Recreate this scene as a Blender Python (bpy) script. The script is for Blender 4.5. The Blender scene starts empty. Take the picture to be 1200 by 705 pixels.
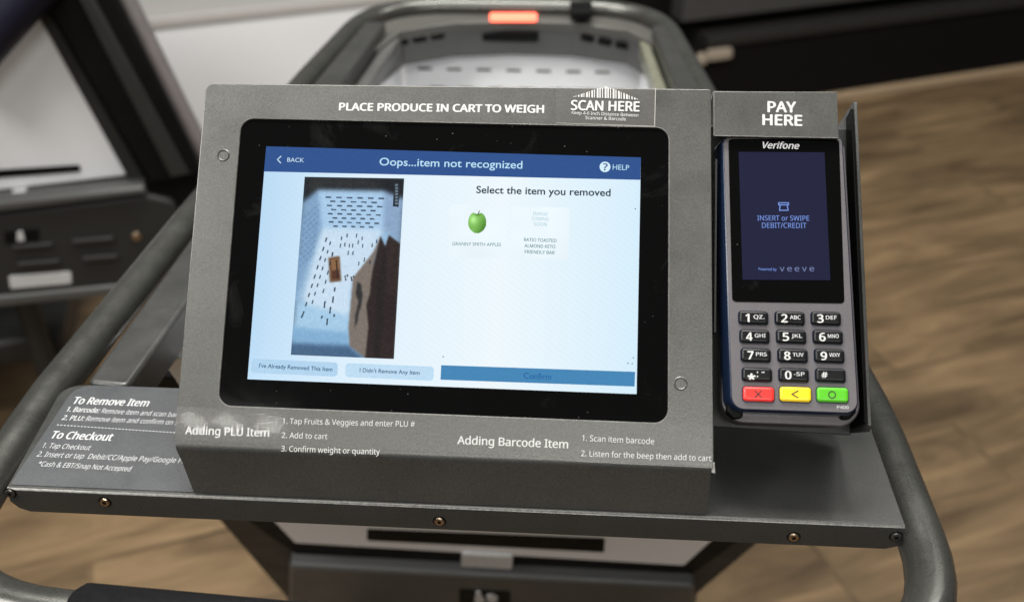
import bpy, math, os, random
import numpy as np
from mathutils import Vector, Matrix
from mathutils.geometry import tessellate_polygon

random.seed(4)
SC = bpy.context.scene
COL = SC.collection

# ------------------------------------------------------------------ camera
# world axes: X across the trolley, Y away from the shopper, Z up (metres)
A3 = np.array
ROT = A3([[0.9977678, -0.0301836, 0.0595683],
          [0.0663211, 0.5521690, -0.8310902],
          [-0.0078065, 0.8331857, 0.5529382]])
U_, _, V_ = np.linalg.svd(ROT); ROT = U_ @ V_
CAM = A3([0.0726, -0.5373, 1.3749])
FOC = 1200.0
cd = bpy.data.cameras.new("camera")
cam = bpy.data.objects.new("camera", cd)
COL.objects.link(cam)
mw = Matrix.Identity(4)
for i in range(3):
    for j in range(3):
        mw[i][j] = ROT[i][j]
    mw[i][3] = CAM[i]
cam.matrix_world = mw
cd.sensor_width = 36.0
cd.lens = 36.0
cd.clip_start = 0.02
cd.clip_end = 60
cd.dof.use_dof = True
cd.dof.focus_distance = 0.598
cd.dof.aperture_fstop = 5.8
SC.camera = cam

# ------------------------------------------------------------------ world and lamps
w = bpy.data.worlds.new("World"); SC.world = w; w.use_nodes = True
w.node_tree.nodes["Background"].inputs[0].default_value = (0.97, 1.0, 1.0, 1)
w.node_tree.nodes["Background"].inputs[1].default_value = 0.10
SC.view_settings.view_transform = 'Standard'
SC.view_settings.look = 'None'
SC.view_settings.exposure = 0.0
SC.view_settings.gamma = 1.0


def lamp(name, loc, target, power, sx, sy, colour, shape='RECTANGLE', spread=180):
    l = bpy.data.lights.new(name, 'AREA'); l.shape = shape; l.size = sx; l.size_y = sy
    l.energy = power; l.color = colour; l.spread = math.radians(spread)
    o = bpy.data.objects.new(name, l); COL.objects.link(o)
    o.location = loc
    o.rotation_euler = (Vector(target) - Vector(loc)).to_track_quat('-Z', 'Y').to_euler()
    return o


WARM = (1.0, 0.985, 0.945)
# rows of ceiling lights: over the aisle ahead, and behind / beside the shopper
lamp("ceiling_lamp", (-0.3, 0.7, 3.1), (-0.3, 0.7, 0), 98, 1.8, 0.6, WARM)
lamp("ceiling_lamp", (1.9, 1.2, 3.1), (1.9, 1.2, 0), 40, 1.8, 0.6, WARM)
lamp("ceiling_lamp", (0.35, -2.75, 2.9), (-0.1, 0.2, 0.9), 46, 1.9, 0.6, WARM)
lamp("ceiling_lamp", (-1.75, -0.9, 2.9), (-0.3, 0.1, 1.0), 40, 0.8, 0.8, WARM)
lamp("ceiling_lamp", (-0.15, -0.30, 3.0), (-0.25, -0.1, 0), 14, 1.4, 0.45, WARM)
for x in (-1.135, -1.015, -0.885):
    lamp("spot_lamp", (x, -2.01, 2.9), (-0.1, -0.1, 1.0), 1.1, 0.085, 0.04, WARM, 'ELLIPSE')

# ------------------------------------------------------------------ calibrated frames


def ray(u, v):
    return ROT @ A3([(u - 600) / FOC, -(v - 352.5) / FOC, -1.0])


def H(u, v, z):
    d = ray(u, v); p = CAM + d * (z - CAM[2]) / d[2]
    return p


class Frame:
    """a flat work plane: origin, right, up, outward normal"""
    def __init__(s, o, ex, ey):
        s.o = A3(o, float); s.ex = A3(ex, float) / np.linalg.norm(ex)
        s.en = np.cross(s.ex, A3(ey, float)); s.en /= np.linalg.norm(s.en)
        s.ey = np.cross(s.en, s.ex)

    def px(s, u, v, n=0.0):
        d = ray(u, v)
        k = ((s.o + n * s.en - CAM) @ s.en) / (d @ s.en)
        p = CAM + d * k - s.o
        return (p @ s.ex, p @ s.ey)

    def w(s, x, y, n=0.0):
        return s.o + x * s.ex + y * s.ey + n * s.en

    def poly(s, pts, n=0.0):
        return [s.px(u, v, n) for u, v in pts]


LEAN = math.radians(43)
FACE = Frame((-0.1088, 0, 1.12), (1, 0, 0), (0, math.sin(LEAN), math.cos(LEAN)))
L2 = math.radians(46)
_o = FACE.w(*FACE.px(918, 162, -0.004), -0.004)
READ = Frame(_o, (1, 0, 0), (0, math.sin(L2), math.cos(L2)))
TZ = 0.960
TRAY = Frame((0, 0, TZ), (1, 0, 0), (0, 1, 0))
LIP = Frame((0, -0.1245, 0), (1, 0, 0), (0, 0, 1))
REAR = Frame((0, 0.25, 0.515), (1, 0, 0), (0, -0.17, 0.385))
ST = math.radians(22.5)                     # the aisle runs at an angle to the trolley
SX = A3([math.cos(ST), math.sin(ST), 0]); SY = A3([-math.sin(ST), math.cos(ST), 0])
LC = Frame(H(0, 222, 0.6), (math.cos(math.radians(17.6)), math.sin(math.radians(17.6)), 0), (0, 0, 1))
KF = Frame(H(1000, 114.5, 0.0), SX, (0, 0, 1))
WC = Frame(H(280, 18, 0.45) * A3([1, 1, 0]), SX, (0, 0, 1))

# ------------------------------------------------------------------ materials
MATS = {}


def nt(name):
    m = bpy.data.materials.new(name); m.use_nodes = True
    t = m.node_tree
    return m, t, t.nodes["Principled BSDF"]


def N(t, typ, **k):
    n = t.nodes.new(typ)
    for a, b in k.items():
        if a.startswith('i_'):
            key = a[2:]
            key = int(key) if key.isdigit() else key.replace('_', ' ')
            n.inputs[key].default_value = b
        else:
            setattr(n, a, b)
    return n


def srgb(r, g, b):
    f = lambda c: (c / 255 / 12.92) if c <= 10 else ((c / 255 + .055) / 1.055) ** 2.4
    return (f(r), f(g), f(b))


def paint(name, col, rough=0.4, metal=0.0, grain=900.0, vary=0.10, bump=0.12, coarse=25.0, coat=0.0, spec=0.5, scuff=0.0):
    """powder-coated or moulded surface: fine grain, slow mottling, a few scuffs"""
    if name in MATS: return MATS[name]
    m, t, b = nt(name)
    tc = N(t, 'ShaderNodeTexCoord')
    n1 = N(t, 'ShaderNodeTexNoise', i_Scale=grain, i_Detail=3.0)
    n2 = N(t, 'ShaderNodeTexNoise', i_Scale=coarse, i_Detail=4.0, i_Roughness=0.65)
    for n in (n1, n2): t.links.new(tc.outputs['Object'], n.inputs['Vector'])
    add = N(t, 'ShaderNodeMath', operation='ADD')
    half = N(t, 'ShaderNodeMath', operation='MULTIPLY', i_1=0.3)
    t.links.new(n2.outputs['Fac'], half.inputs[0])
    t.links.new(n1.outputs['Fac'], add.inputs[0]); t.links.new(half.outputs[0], add.inputs[1])
    mr = N(t, 'ShaderNodeMapRange', i_1=0.4, i_2=0.9, i_3=1 - vary, i_4=1 + vary)
    t.links.new(add.outputs[0], mr.inputs[0])
    mx = N(t, 'ShaderNodeVectorMath', operation='SCALE'); mx.inputs[0].default_value = col
    t.links.new(mr.outputs[0], mx.inputs['Scale'])
    if scuff:
        mpp = N(t, 'ShaderNodeMapping'); mpp.inputs['Scale'].default_value = (1.0, 3.2, 1.7); mpp.inputs['Rotation'].default_value = (0.3, 0.2, 0.5)
        t.links.new(tc.outputs['Object'], mpp.inputs['Vector'])
        n4 = N(t, 'ShaderNodeTexNoise', i_Scale=95.0, i_Detail=6.0, i_Roughness=0.75, i_Distortion=0.8)
        t.links.new(mpp.outputs[0], n4.inputs['Vector'])
        n5 = N(t, 'ShaderNodeTexNoise', i_Scale=14.0, i_Detail=2.0); t.links.new(tc.outputs['Object'], n5.inputs['Vector'])
        th = N(t, 'ShaderNodeMapRange', i_1=0.69, i_2=0.76, i_3=0.0, i_4=1.0); t.links.new(n4.outputs['Fac'], th.inputs[0])
        wh = N(t, 'ShaderNodeMapRange', i_1=0.50, i_2=0.62, i_3=0.0, i_4=scuff); t.links.new(n5.outputs['Fac'], wh.inputs[0])
        ml = N(t, 'ShaderNodeMath', operation='MULTIPLY'); t.links.new(th.outputs[0], ml.inputs[0]); t.links.new(wh.outputs[0], ml.inputs[1])
        mc = N(t, 'ShaderNodeMix', data_type='RGBA'); t.links.new(ml.outputs[0], mc.inputs[0])
        t.links.new(mx.outputs[0], mc.inputs[6]); mc.inputs[7].default_value = (.30, .29, .27, 1)
        t.links.new(mc.outputs[2], b.inputs['Base Color'])
    else:
        t.links.new(mx.outputs[0], b.inputs['Base Color'])
    mr2 = N(t, 'ShaderNodeMapRange', i_1=0.3, i_2=0.7, i_3=max(0.02, rough - 0.07), i_4=rough + 0.07)
    t.links.new(n2.outputs['Fac'], mr2.inputs[0]); t.links.new(mr2.outputs[0], b.inputs['Roughness'])
    if bump:
        bp = N(t, 'ShaderNodeBump', i_Strength=bump, i_Distance=0.0006)
        t.links.new(n1.outputs['Fac'], bp.inputs['Height']); t.links.new(bp.outputs[0], b.inputs['Normal'])
    b.inputs['Metallic'].default_value = metal
    b.inputs['Coat Weight'].default_value = coat
    b.inputs['Specular IOR Level'].default_value = spec
    MATS[name] = m
    return m


def flat(name, col, rough=0.5):
    if name in MATS: return MATS[name]
    m, t, b = nt(name)
    tc = N(t, 'ShaderNodeTexCoord')
    n1 = N(t, 'ShaderNodeTexNoise', i_Scale=1500.0)
    t.links.new(tc.outputs['Object'], n1.inputs['Vector'])
    mr = N(t, 'ShaderNodeMapRange', i_1=0.3, i_2=0.7, i_3=0.86, i_4=1.08)
    t.links.new(n1.outputs['Fac'], mr.inputs[0])
    mx = N(t, 'ShaderNodeVectorMath', operation='SCALE'); mx.inputs[0].default_value = col
    t.links.new(mr.outputs[0], mx.inputs['Scale']); t.links.new(mx.outputs[0], b.inputs['Base Color'])
    b.inputs['Roughness'].default_value = rough
    MATS[name] = m
    return m


def glow(name, rgb, k=1.0, rough=0.12):
    """lit pixels of a screen behind its glass"""
    if name in MATS: return MATS[name]
    m, t, b = nt(name)
    b.inputs['Base Color'].default_value = (0.004, 0.004, 0.005, 1)
    b.inputs['Roughness'].default_value = rough
    b.inputs['Specular IOR Level'].default_value = 0.12
    c = srgb(*rgb)
    b.inputs['Emission Color'].default_value = (*c, 1)
    tc = N(t, 'ShaderNodeTexCoord')
    n1 = N(t, 'ShaderNodeTexNoise', i_Scale=700.0, i_Detail=1.0)
    t.links.new(tc.outputs['Object'], n1.inputs['Vector'])
    mr = N(t, 'ShaderNodeMapRange', i_1=0.3, i_2=0.7, i_3=k * 0.96, i_4=k * 1.04)
    t.links.new(n1.outputs['Fac'], mr.inputs[0]); t.links.new(mr.outputs[0], b.inputs['Emission Strength'])
    MATS[name] = m
    return m


def bezel_glass(name, dust=True):
    m, t, b = nt(name)
    b.inputs['Roughness'].default_value = 0.06
    b.inputs['Specular IOR Level'].default_value = 0.12
    tc = N(t, 'ShaderNodeTexCoord')
    vo = N(t, 'ShaderNodeTexVoronoi', i_Scale=230.0, i_Randomness=1.0)
    t.links.new(tc.outputs['Object'], vo.inputs['Vector'])
    sep = N(t, 'ShaderNodeSeparateColor'); t.links.new(vo.outputs['Color'], sep.inputs[0])
    sz = N(t, 'ShaderNodeMapRange', i_1=0.55, i_2=1.0, i_3=0.0, i_4=0.10)
    t.links.new(sep.outputs[0], sz.inputs[0])
    lt = N(t, 'ShaderNodeMath', operation='LESS_THAN')
    t.links.new(vo.outputs['Distance'], lt.inputs[0]); t.links.new(sz.outputs[0], lt.inputs[1])
    ns = N(t, 'ShaderNodeTexNoise', i_Scale=28.0, i_Detail=6.0, i_Roughness=0.7, i_Distortion=0.6)
    t.links.new(tc.outputs['Object'], ns.inputs['Vector'])
    sm = N(t, 'ShaderNodeMapRange', i_1=0.60, i_2=0.85, i_3=0.0, i_4=0.012)
    t.links.new(ns.outputs['Fac'], sm.inputs[0])
    mul = N(t, 'ShaderNodeMath', operation='MULTIPLY', i_1=0.06)
    t.links.new(lt.outputs[0], mul.inputs[0])
    ad = N(t, 'ShaderNodeMath', operation='ADD'); t.links.new(mul.outputs[0], ad.inputs[0]); t.links.new(sm.outputs[0], ad.inputs[1])
    ad2 = N(t, 'ShaderNodeMath', operation='ADD', i_1=0.0025); t.links.new(ad.outputs[0], ad2.inputs[0])
    t.links.new(ad2.outputs[0], b.inputs['Base Color'])
    rr = N(t, 'ShaderNodeMapRange', i_1=0.4, i_2=0.8, i_3=0.05, i_4=0.10)
    t.links.new(ns.outputs['Fac'], rr.inputs[0]); t.links.new(rr.outputs[0], b.inputs['Roughness'])
    return m


def film(name, alpha=0.12, rough=0.4, tint=(0.5, 0.5, 0.48), gloss=0.05, refl=0.0035):
    m, t, b = nt(name)
    b.inputs['Base Color'].default_value = (*tint, 1)
    b.inputs['Roughness'].default_value = rough
    tr = N(t, 'ShaderNodeBsdfTransparent')
    gl = N(t, 'ShaderNodeBsdfGlossy', i_Roughness=gloss)
    tc = N(t, 'ShaderNodeTexCoord')
    n1 = N(t, 'ShaderNodeTexNoise', i_Scale=60.0, i_Detail=3.0)
    t.links.new(tc.outputs['Object'], n1.inputs['Vector'])
    bp = N(t, 'ShaderNodeBump', i_Strength=0.02, i_Distance=0.001)
    t.links.new(n1.outputs['Fac'], bp.inputs['Height']); t.links.new(bp.outputs[0], gl.inputs['Normal'])
    mx1 = N(t, 'ShaderNodeMixShader', i_0=alpha)
    t.links.new(tr.outputs[0], mx1.inputs[1]); t.links.new(b.outputs[0], mx1.inputs[2])
    mx2 = N(t, 'ShaderNodeMixShader', i_0=refl)
    t.links.new(mx1.outputs[0], mx2.inputs[1]); t.links.new(gl.outputs[0], mx2.inputs[2])
    t.links.new(mx2.outputs[0], t.nodes['Material Output'].inputs['Surface'])
    return m


def wood_floor():
    m, t, b = nt('wood_planks')
    tc = N(t, 'ShaderNodeTexCoord')
    mp = N(t, 'ShaderNodeMapping'); mp.inputs['Rotation'].default_value = (0, 0, -ST)
    t.links.new(tc.outputs['Object'], mp.inputs['Vector'])
    br = N(t, 'ShaderNodeTexBrick', offset=0.37, i_Scale=1.0, i_Mortar_Size=0.005, i_Brick_Width=1.22, i_Row_Height=0.18)
    br.inputs['Color1'].default_value = (0.30, 0.30, 0.30, 1); br.inputs['Color2'].default_value = (0.7, 0.7, 0.7, 1)
    br.inputs['Mortar'].default_value = (0.0, 0.0, 0.0, 1)
    t.links.new(mp.outputs[0], br.inputs['Vector'])
    st = N(t, 'ShaderNodeMapping'); st.inputs['Scale'].default_value = (0.9, 5.5, 1.0)
    t.links.new(mp.outputs[0], st.inputs['Vector'])
    off = N(t, 'ShaderNodeVectorMath', operation='MULTIPLY_ADD')
    off.inputs[1].default_value = (7.0, 3.0, 0)
    t.links.new(br.outputs['Color'], off.inputs[0]); t.links.new(st.outputs[0], off.inputs[2])
    n1 = N(t, 'ShaderNodeTexNoise', i_Scale=2.2, i_Detail=7.0, i_Roughness=0.62, i_Distortion=0.9)
    t.links.new(off.outputs[0], n1.inputs['Vector'])
    n3 = N(t, 'ShaderNodeTexNoise', i_Scale=3.4, i_Detail=3.0); t.links.new(mp.outputs[0], n3.inputs['Vector'])
    cr = N(t, 'ShaderNodeValToRGB')
    e = cr.color_ramp.elements
    e[0].position = 0.34; e[0].color = (0.074, 0.047, 0.024, 1)
    e[1].position = 0.68; e[1].color = (0.225, 0.150, 0.080, 1)
    x = e.new(0.5); x.color = (0.140, 0.092, 0.048, 1)
    t.links.new(n1.outputs['Fac'], cr.inputs[0])
    v = N(t, 'ShaderNodeMapRange', i_1=0.0, i_2=1.0, i_3=0.78, i_4=1.2)
    t.links.new(br.outputs['Color'], v.inputs[0])
    v2 = N(t, 'ShaderNodeMapRange', i_1=0.3, i_2=0.7, i_3=0.85, i_4=1.12)
    t.links.new(n3.outputs['Fac'], v2.inputs[0])
    mm = N(t, 'ShaderNodeMath', operation='MULTIPLY'); t.links.new(v.outputs[0], mm.inputs[0]); t.links.new(v2.outputs[0], mm.inputs[1])
    mx = N(t, 'ShaderNodeVectorMath', operation='SCALE')
    t.links.new(cr.outputs[0], mx.inputs[0]); t.links.new(mm.outputs[0], mx.inputs['Scale'])
    t.links.new(mx.outputs[0], b.inputs['Base Color'])
    b.inputs['Roughness'].default_value = 0.55
    b.inputs['Specular IOR Level'].default_value = 0.3
    return m


STEEL = paint('grey_powder_coat', (0.092, 0.092, 0.086), 0.37, 0.5, grain=1000, vary=0.22, bump=0.12, scuff=0.35)
TRAYM = paint('grey_tray_coat', (0.050, 0.050, 0.047), 0.36, 0.4, grain=1000, vary=0.28, bump=0.12, scuff=0.5)
WORN_GLINT = paint('worn_glint_edge', (0.15, 0.147, 0.137), 0.34, 0.5, grain=500, vary=0.3, bump=0.1, coarse=60)  # rubbed paint on edges, lightened to carry the fold highlight in its colour
TUBE = paint('grey_tube_coat', (0.070, 0.070, 0.063), 0.30, 0.6, grain=1000, vary=0.25, bump=0.1, coarse=40, coat=0.12)
DARKM = paint('charcoal_plastic', (0.021, 0.021, 0.020), 0.5, 0, grain=500, vary=0.15, bump=0.1, spec=.3)
MIDM = paint('dark_grey_plastic', (0.062, 0.062, 0.060), 0.45, 0, grain=500, vary=0.12, bump=0.1)
BLACKM = paint('black_plastic', (0.004, 0.004, 0.004), 0.55, 0, grain=500, vary=0.2, bump=0.1, spec=0.1)
WHITEM = paint('white_plastic', (0.74, 0.745, 0.76), 0.42, 0, grain=300, vary=0.03, bump=0.02, coarse=6)
RUBBER = paint('black_grip', (0.008, 0.008, 0.009), 0.42, 0, grain=300, vary=0.2, bump=0.05, spec=0.1)
BRASS = paint('screw_metal', (0.42, 0.33, 0.24), 0.3, 1.0, grain=900, vary=0.2, bump=0.1)
LILAC = paint('lilac_grey_plastic', (0.110, 0.100, 0.107), 0.42, 0.1, grain=900, vary=0.10, bump=0.15)
RBLACK = paint('reader_black', (0.008, 0.016, 0.040), 0.22, 0, grain=600, vary=0.2, bump=0.03)
KEYB = paint('key_black', (0.007, 0.007, 0.0075), 0.33, 0, grain=600, vary=0.2, bump=0.02, spec=0.22)
KEYR = paint('key_red', (0.80, 0.035, 0.028), 0.32, 0, grain=600, vary=0.04, bump=0.02)
KEYY = paint('key_yellow', (0.86, 0.60, 0.015), 0.32, 0, grain=600, vary=0.04, bump=0.02)
KEYG = paint('key_green', (0.085, 0.45, 0.012), 0.32, 0, grain=600, vary=0.04, bump=0.02)
INK = flat('white_print', (0.56, 0.56, 0.545), 0.5)
INKT = flat('pale_print', (0.46, 0.465, 0.47), 0.5)
INKK = flat('dark_print', (0.02, 0.015, 0.015), 0.5)
SILVER = flat('silver_print', (0.62, 0.62, 0.63), 0.4)
LABELM = paint('white_label', (0.48, 0.48, 0.48), 0.5, 0, grain=200, vary=0.08, bump=0)
TAN = paint('beige_tag', (0.30, 0.25, 0.195), 0.5, 0, grain=200, vary=0.08, bump=0)
TRIMW = paint('wooden_trim', (0.33, 0.24, 0.15), 0.5, 0, grain=60, vary=0.15, bump=0)
SHELFG = paint('dark_shelf_metal', (0.024, 0.023, 0.022), 0.4, 0.2, grain=300, vary=0.15, bump=0.05, spec=.3)
GLASS = bezel_glass('bezel_glass')

# ------------------------------------------------------------------ mesh helpers


class MB:
    def __init__(s): s.v = []; s.f = []; s.m = []; s.mats = []

    def mat(s, m):
        if m not in s.mats: s.mats.append(m)
        return s.mats.index(m)

    def add(s, vs, fs, m):
        k = len(s.v); i = s.mat(m)
        s.v += [tuple(map(float, p)) for p in vs]
        for f in fs:
            s.f.append([k + a for a in f]); s.m.append(i)
        return s

    def build(s, name, parent=None, smooth=35):
        off = parent_loc(parent)
        me = bpy.data.meshes.new(name)
        me.from_pydata([(p[0] - off[0], p[1] - off[1], p[2] - off[2]) for p in s.v], [], s.f)
        for m in s.mats: me.materials.append(m)
        me.polygons.foreach_set('material_index', s.m)
        if smooth:
            me.polygons.foreach_set('use_smooth', [True] * len(me.polygons))
            me.update()
            me.set_sharp_from_angle(angle=math.radians(smooth))
        me.update()
        o = bpy.data.objects.new(name, me); COL.objects.link(o)
        if parent: o.parent = parent
        return o


def parent_loc(p):
    v = Vector((0, 0, 0))
    while p is not None:
        v = v + p.location; p = p.parent
    return v


def area(p): return 0.5 * sum(p[i][0] * p[(i + 1) % len(p)][1] - p[(i + 1) % len(p)][0] * p[i][1] for i in range(len(p)))


def ccw(p): return list(p) if area(p) > 0 else list(reversed(p))


def rounded(pts, r, seg=6):
    pts = ccw(pts); n = len(pts); out = []
    rs = r if isinstance(r, (list, tuple)) else [r] * n
    for i in range(n):
        p0, p, p1 = (A3(pts[(i + k) % n], float) for k in (-1, 0, 1))
        a = p0 - p; b = p1 - p; la, lb = np.linalg.norm(a), np.linalg.norm(b)
        a /= la; b /= lb
        rr = rs[i]
        ang = math.acos(max(-1, min(1, a @ b)))
        if rr <= 0 or ang > 3.10: out.append(tuple(p)); continue
        d = min(rr / math.tan(ang / 2), la * .49, lb * .49); rr = d * math.tan(ang / 2)
        bi = a + b; bi /= np.linalg.norm(bi); c = p + bi * (rr / math.sin(ang / 2))
        s0 = p + a * d - c; s1 = p + b * d - c
        t0 = math.atan2(s0[1], s0[0]); t1 = math.atan2(s1[1], s1[0])
        dt = (t1 - t0 + math.pi) % (2 * math.pi) - math.pi
        for k in range(seg + 1):
            t = t0 + dt * k / seg
            out.append((c[0] + rr * math.cos(t), c[1] + rr * math.sin(t)))
    return out


def offset(p, d):
    """inward offset of a CCW outline (negative: outward)"""
    n = len(p); out = []
    for i in range(n):
        a, b, c = (A3(p[(i + k) % n]) for k in (-1, 0, 1))
        e1 = b - a; e2 = c - b
        l1, l2 = np.linalg.norm(e1), np.linalg.norm(e2)
        if l1 < 1e-9 or l2 < 1e-9: out.append(tuple(b)); continue
        e1 /= l1; e2 /= l2
        n1 = A3([-e1[1], e1[0]]); n2 = A3([-e2[1], e2[0]])
        m = n1 + n2; m /= max(1e-6, np.linalg.norm(m))
        out.append(tuple(b + m * d / max(0.35, m @ n1)))
    return out


def cap(mb, fr, outer, holes, n, m, flip=False):
    loops = [[Vector((x, y, 0)) for x, y in outer]] + [[Vector((x, y, 0)) for x, y in h] for h in holes]
    tris = tessellate_polygon(loops)
    flatp = [p for l in ([outer] + holes) for p in l]
    fs = []
    for t in tris:
        a, b, c = (flatp[i] for i in t)
        ar = (b[0] - a[0]) * (c[1] - a[1]) - (c[0] - a[0]) * (b[1] - a[1])
        if abs(ar) < 1e-14: continue
        t = list(t)
        if (ar < 0) != flip: t.reverse()
        fs.append(t)
    mb.add([fr.w(x, y, n) for x, y in flatp], fs, m)


def ring(mb, fr, la, na, lb, nb, m):
    n = len(la)
    vs = [fr.w(x, y, na) for x, y in la] + [fr.w(x, y, nb) for x, y in lb]
    mb.add(vs, [[i, n + i, n + (i + 1) % n, (i + 1) % n] for i in range(n)], m)


def slab(mb, fr, outer, top, thick, m, bevel=0.0, holes=(), steps=3, back=True, topm=None, edgem=None):
    """a solid slab with rolled top edges lying on a frame; holes get walls too"""
    outer = ccw(outer); holes = [ccw(h) for h in holes]
    prof = [(0, top - thick)]
    if bevel > 0:
        for k in range(steps + 1):
            t = math.pi / 2 * k / steps
            prof.append((bevel * (1 - math.cos(t)), top - bevel + bevel * math.sin(t)))
    else:
        prof.append((0, top))
    rings = [(offset(outer, d) if d else outer, n) for d, n in prof]
    for q_, ((a, na), (b, nb)) in enumerate(zip(rings, rings[1:])):
        ring(mb, fr, b, nb, a, na, edgem if (edgem and q_ > 0) else m)
    hl = []
    for h in holes:
        rr = [(offset(h, -d) if d else h, n) for d, n in prof]
        for (a, na), (b, nb) in zip(rr, rr[1:]):
            ring(mb, fr, a, na, b, nb, edgem or m)
        hl.append(rr[-1][0])
    cap(mb, fr, rings[-1][0], hl, top, topm or m)
    if back: cap(mb, fr, outer, holes, top - thick, m, True)
    return mb


def sheet(mb, fr, outer, n, m, holes=()):
    cap(mb, fr, ccw(outer), [ccw(h) for h in holes], n, m)
    return mb


def rect(x0, y0, x1, y1): return [(x0, y0), (x1, y0), (x1, y1), (x0, y1)]


def circ(cx, cy, r, n=24, ry=None): return [(cx + r * math.cos(2 * math.pi * i / n), cy + (ry or r) * math.sin(2 * math.pi * i / n)) for i in range(n)]


def fillet_path(pts, r, seg=10):
    pts = [A3(p, float) for p in pts]; out = [pts[0]]
    for i in range(1, len(pts) - 1):
        p0, p, p1 = pts[i - 1], pts[i], pts[i + 1]
        a = p0 - p; b = p1 - p; la, lb = np.linalg.norm(a), np.linalg.norm(b); a /= la; b /= lb
        ang = math.acos(max(-1, min(1, a @ b)))
        if ang > 3.05: out.append(p); continue
        rr = r[i] if isinstance(r, (list, tuple)) else r
        d = min(rr / math.tan(ang / 2), la * .48, lb * .48)
        for k in range(seg + 1):
            t = k / seg
            out.append((1 - t) ** 2 * (p + a * d) + 2 * t * (1 - t) * p + t * t * (p + b * d))
    out.append(pts[-1]); return out


def tube(mb, path, r, m, seg=20, caps=True):
    path = [A3(p, float) for p in path]
    n = len(path); vs = []
    up = A3([0, 0, 1.0])
    for i in range(n):
        t = path[min(n - 1, i + 1)] - path[max(0, i - 1)]; t /= np.linalg.norm(t)
        if abs(t @ up) > 0.95: up = A3([0, 1.0, 0.1])
        a = np.cross(t, up); a /= np.linalg.norm(a); b = np.cross(a, t)
        up = b
        rr = r[i] if isinstance(r, (list, tuple)) else r
        for k in range(seg):
            q = 2 * math.pi * k / seg
            vs.append(path[i] + rr * (math.cos(q) * a + math.sin(q) * b))
    fs = [[i * seg + k, (i + 1) * seg + k, (i + 1) * seg + (k + 1) % seg, i * seg + (k + 1) % seg] for i in range(n - 1) for k in range(seg)]
    fs = [list(reversed(f)) for f in fs]
    if caps:
        fs.append(list(range(seg))); fs.append(list(reversed(range((n - 1) * seg, n * seg))))
    mb.add(vs, fs, m); return mb


# lettering: Blender's built-in face and one of the faces shipped with it
def load_font():
    p = os.path.join(bpy.utils.system_resource('DATAFILES') or '', 'fonts', 'NotoSansMath-Regular.woff2')
    if os.path.exists(p):
        try: return bpy.data.fonts.load(p)
        except Exception: pass
    return None


FONT = load_font()


def glyphs(body, bold=0.0, shear=0.0, space=1.0, plain=True):
    c = bpy.data.curves.new('letters', 'FONT')
    c.body = body; c.size = 1.0; c.shear = shear; c.space_character = space
    if plain and FONT: c.font = FONT
    else: c.offset = bold
    c.resolution_u = 4
    o = bpy.data.objects.new('letters', c)
    me = o.to_mesh()
    vs = A3([v.co[:] for v in me.vertices]) if len(me.vertices) else np.zeros((0, 3))
    fs = [list(p.vertices) for p in me.polygons]
    o.to_mesh_clear()
    bpy.data.objects.remove(o); bpy.data.curves.remove(c)
    return vs, fs


CAPS = {}


def capheight(plain, bold):
    k = (plain, 0 if plain else round(bold, 4))
    if k not in CAPS:
        v, _ = glyphs('H', k[1], plain=plain); CAPS[k] = v[:, 1].max() - v[:, 1].min()
    return CAPS[k]


def text(mb, fr, body, uvL, uvR, cap_px, n, m, bold=0.0, shear=0.0, space=1.0, plain=None):
    """one printed line running from left to right baseline points on a work plane"""
    if plain is None: plain = bold < 0.03
    a = A3(fr.px(*uvL, n)); b = A3(fr.px(*uvR, n))
    t = A3(fr.px(uvL[0] + (uvR[0] - uvL[0]) / 2, (uvL[1] + uvR[1]) / 2 - cap_px, n)); mid = (a + b) / 2
    d = b - a; W = np.linalg.norm(d); d /= W; u = A3([-d[1], d[0]])
    hgt = (t - mid) @ u
    vs, fs = glyphs(body, bold, shear, space, plain)
    if not len(vs): return mb
    x0, x1 = vs[:, 0].min(), vs[:, 0].max()
    sx = W / (x1 - x0); sy = hgt / capheight(plain, bold)
    offs = [(0, 0)]
    if plain and bold > 0:
        offs = [(-bold, 0), (bold, 0), (0, bold * .6), (0, -bold * .6), (0, 0)]
    for k_, (ox, oy) in enumerate(offs):
        P = [a + d * ((v[0] - x0) * sx + ox * sy) + u * (v[1] + oy) * sy for v in vs]
        mb.add([fr.w(p[0], p[1], n + k_ * 4e-6) for p in P], fs, m)
    return mb


def centred(mb, fr, body, uvc, width, cap_px, n, m, bold=0.0, slope=0.035, **k):
    u, v = uvc
    return text(mb, fr, body, (u - width / 2, v + cap_px / 2 - slope * width / 2), (u + width / 2, v + cap_px / 2 + slope * width / 2), cap_px, n, m, bold, **k)


def thing(name, label, cat, loc, group=None):
    o = bpy.data.objects.new(name, None); COL.objects.link(o); o.location = loc
    o.empty_display_size = 0.05
    o['label'] = label; o['category'] = cat
    if group: o['group'] = group
    return o


def P_(fr, pts, n=0.0): return fr.poly(pts, n)


WORLDF = Frame((0, 0, 0), (1, 0, 0), (0, 1, 0))

# ================================================================== SETTING
g = MB(); g.add([(-14, -10, 0), (14, -10, 0), (14, 16, 0), (-14, 16, 0)], [[0, 1, 2, 3]], wood_floor())
fl = g.build('floor', None, 0); fl['kind'] = 'structure'

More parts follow.
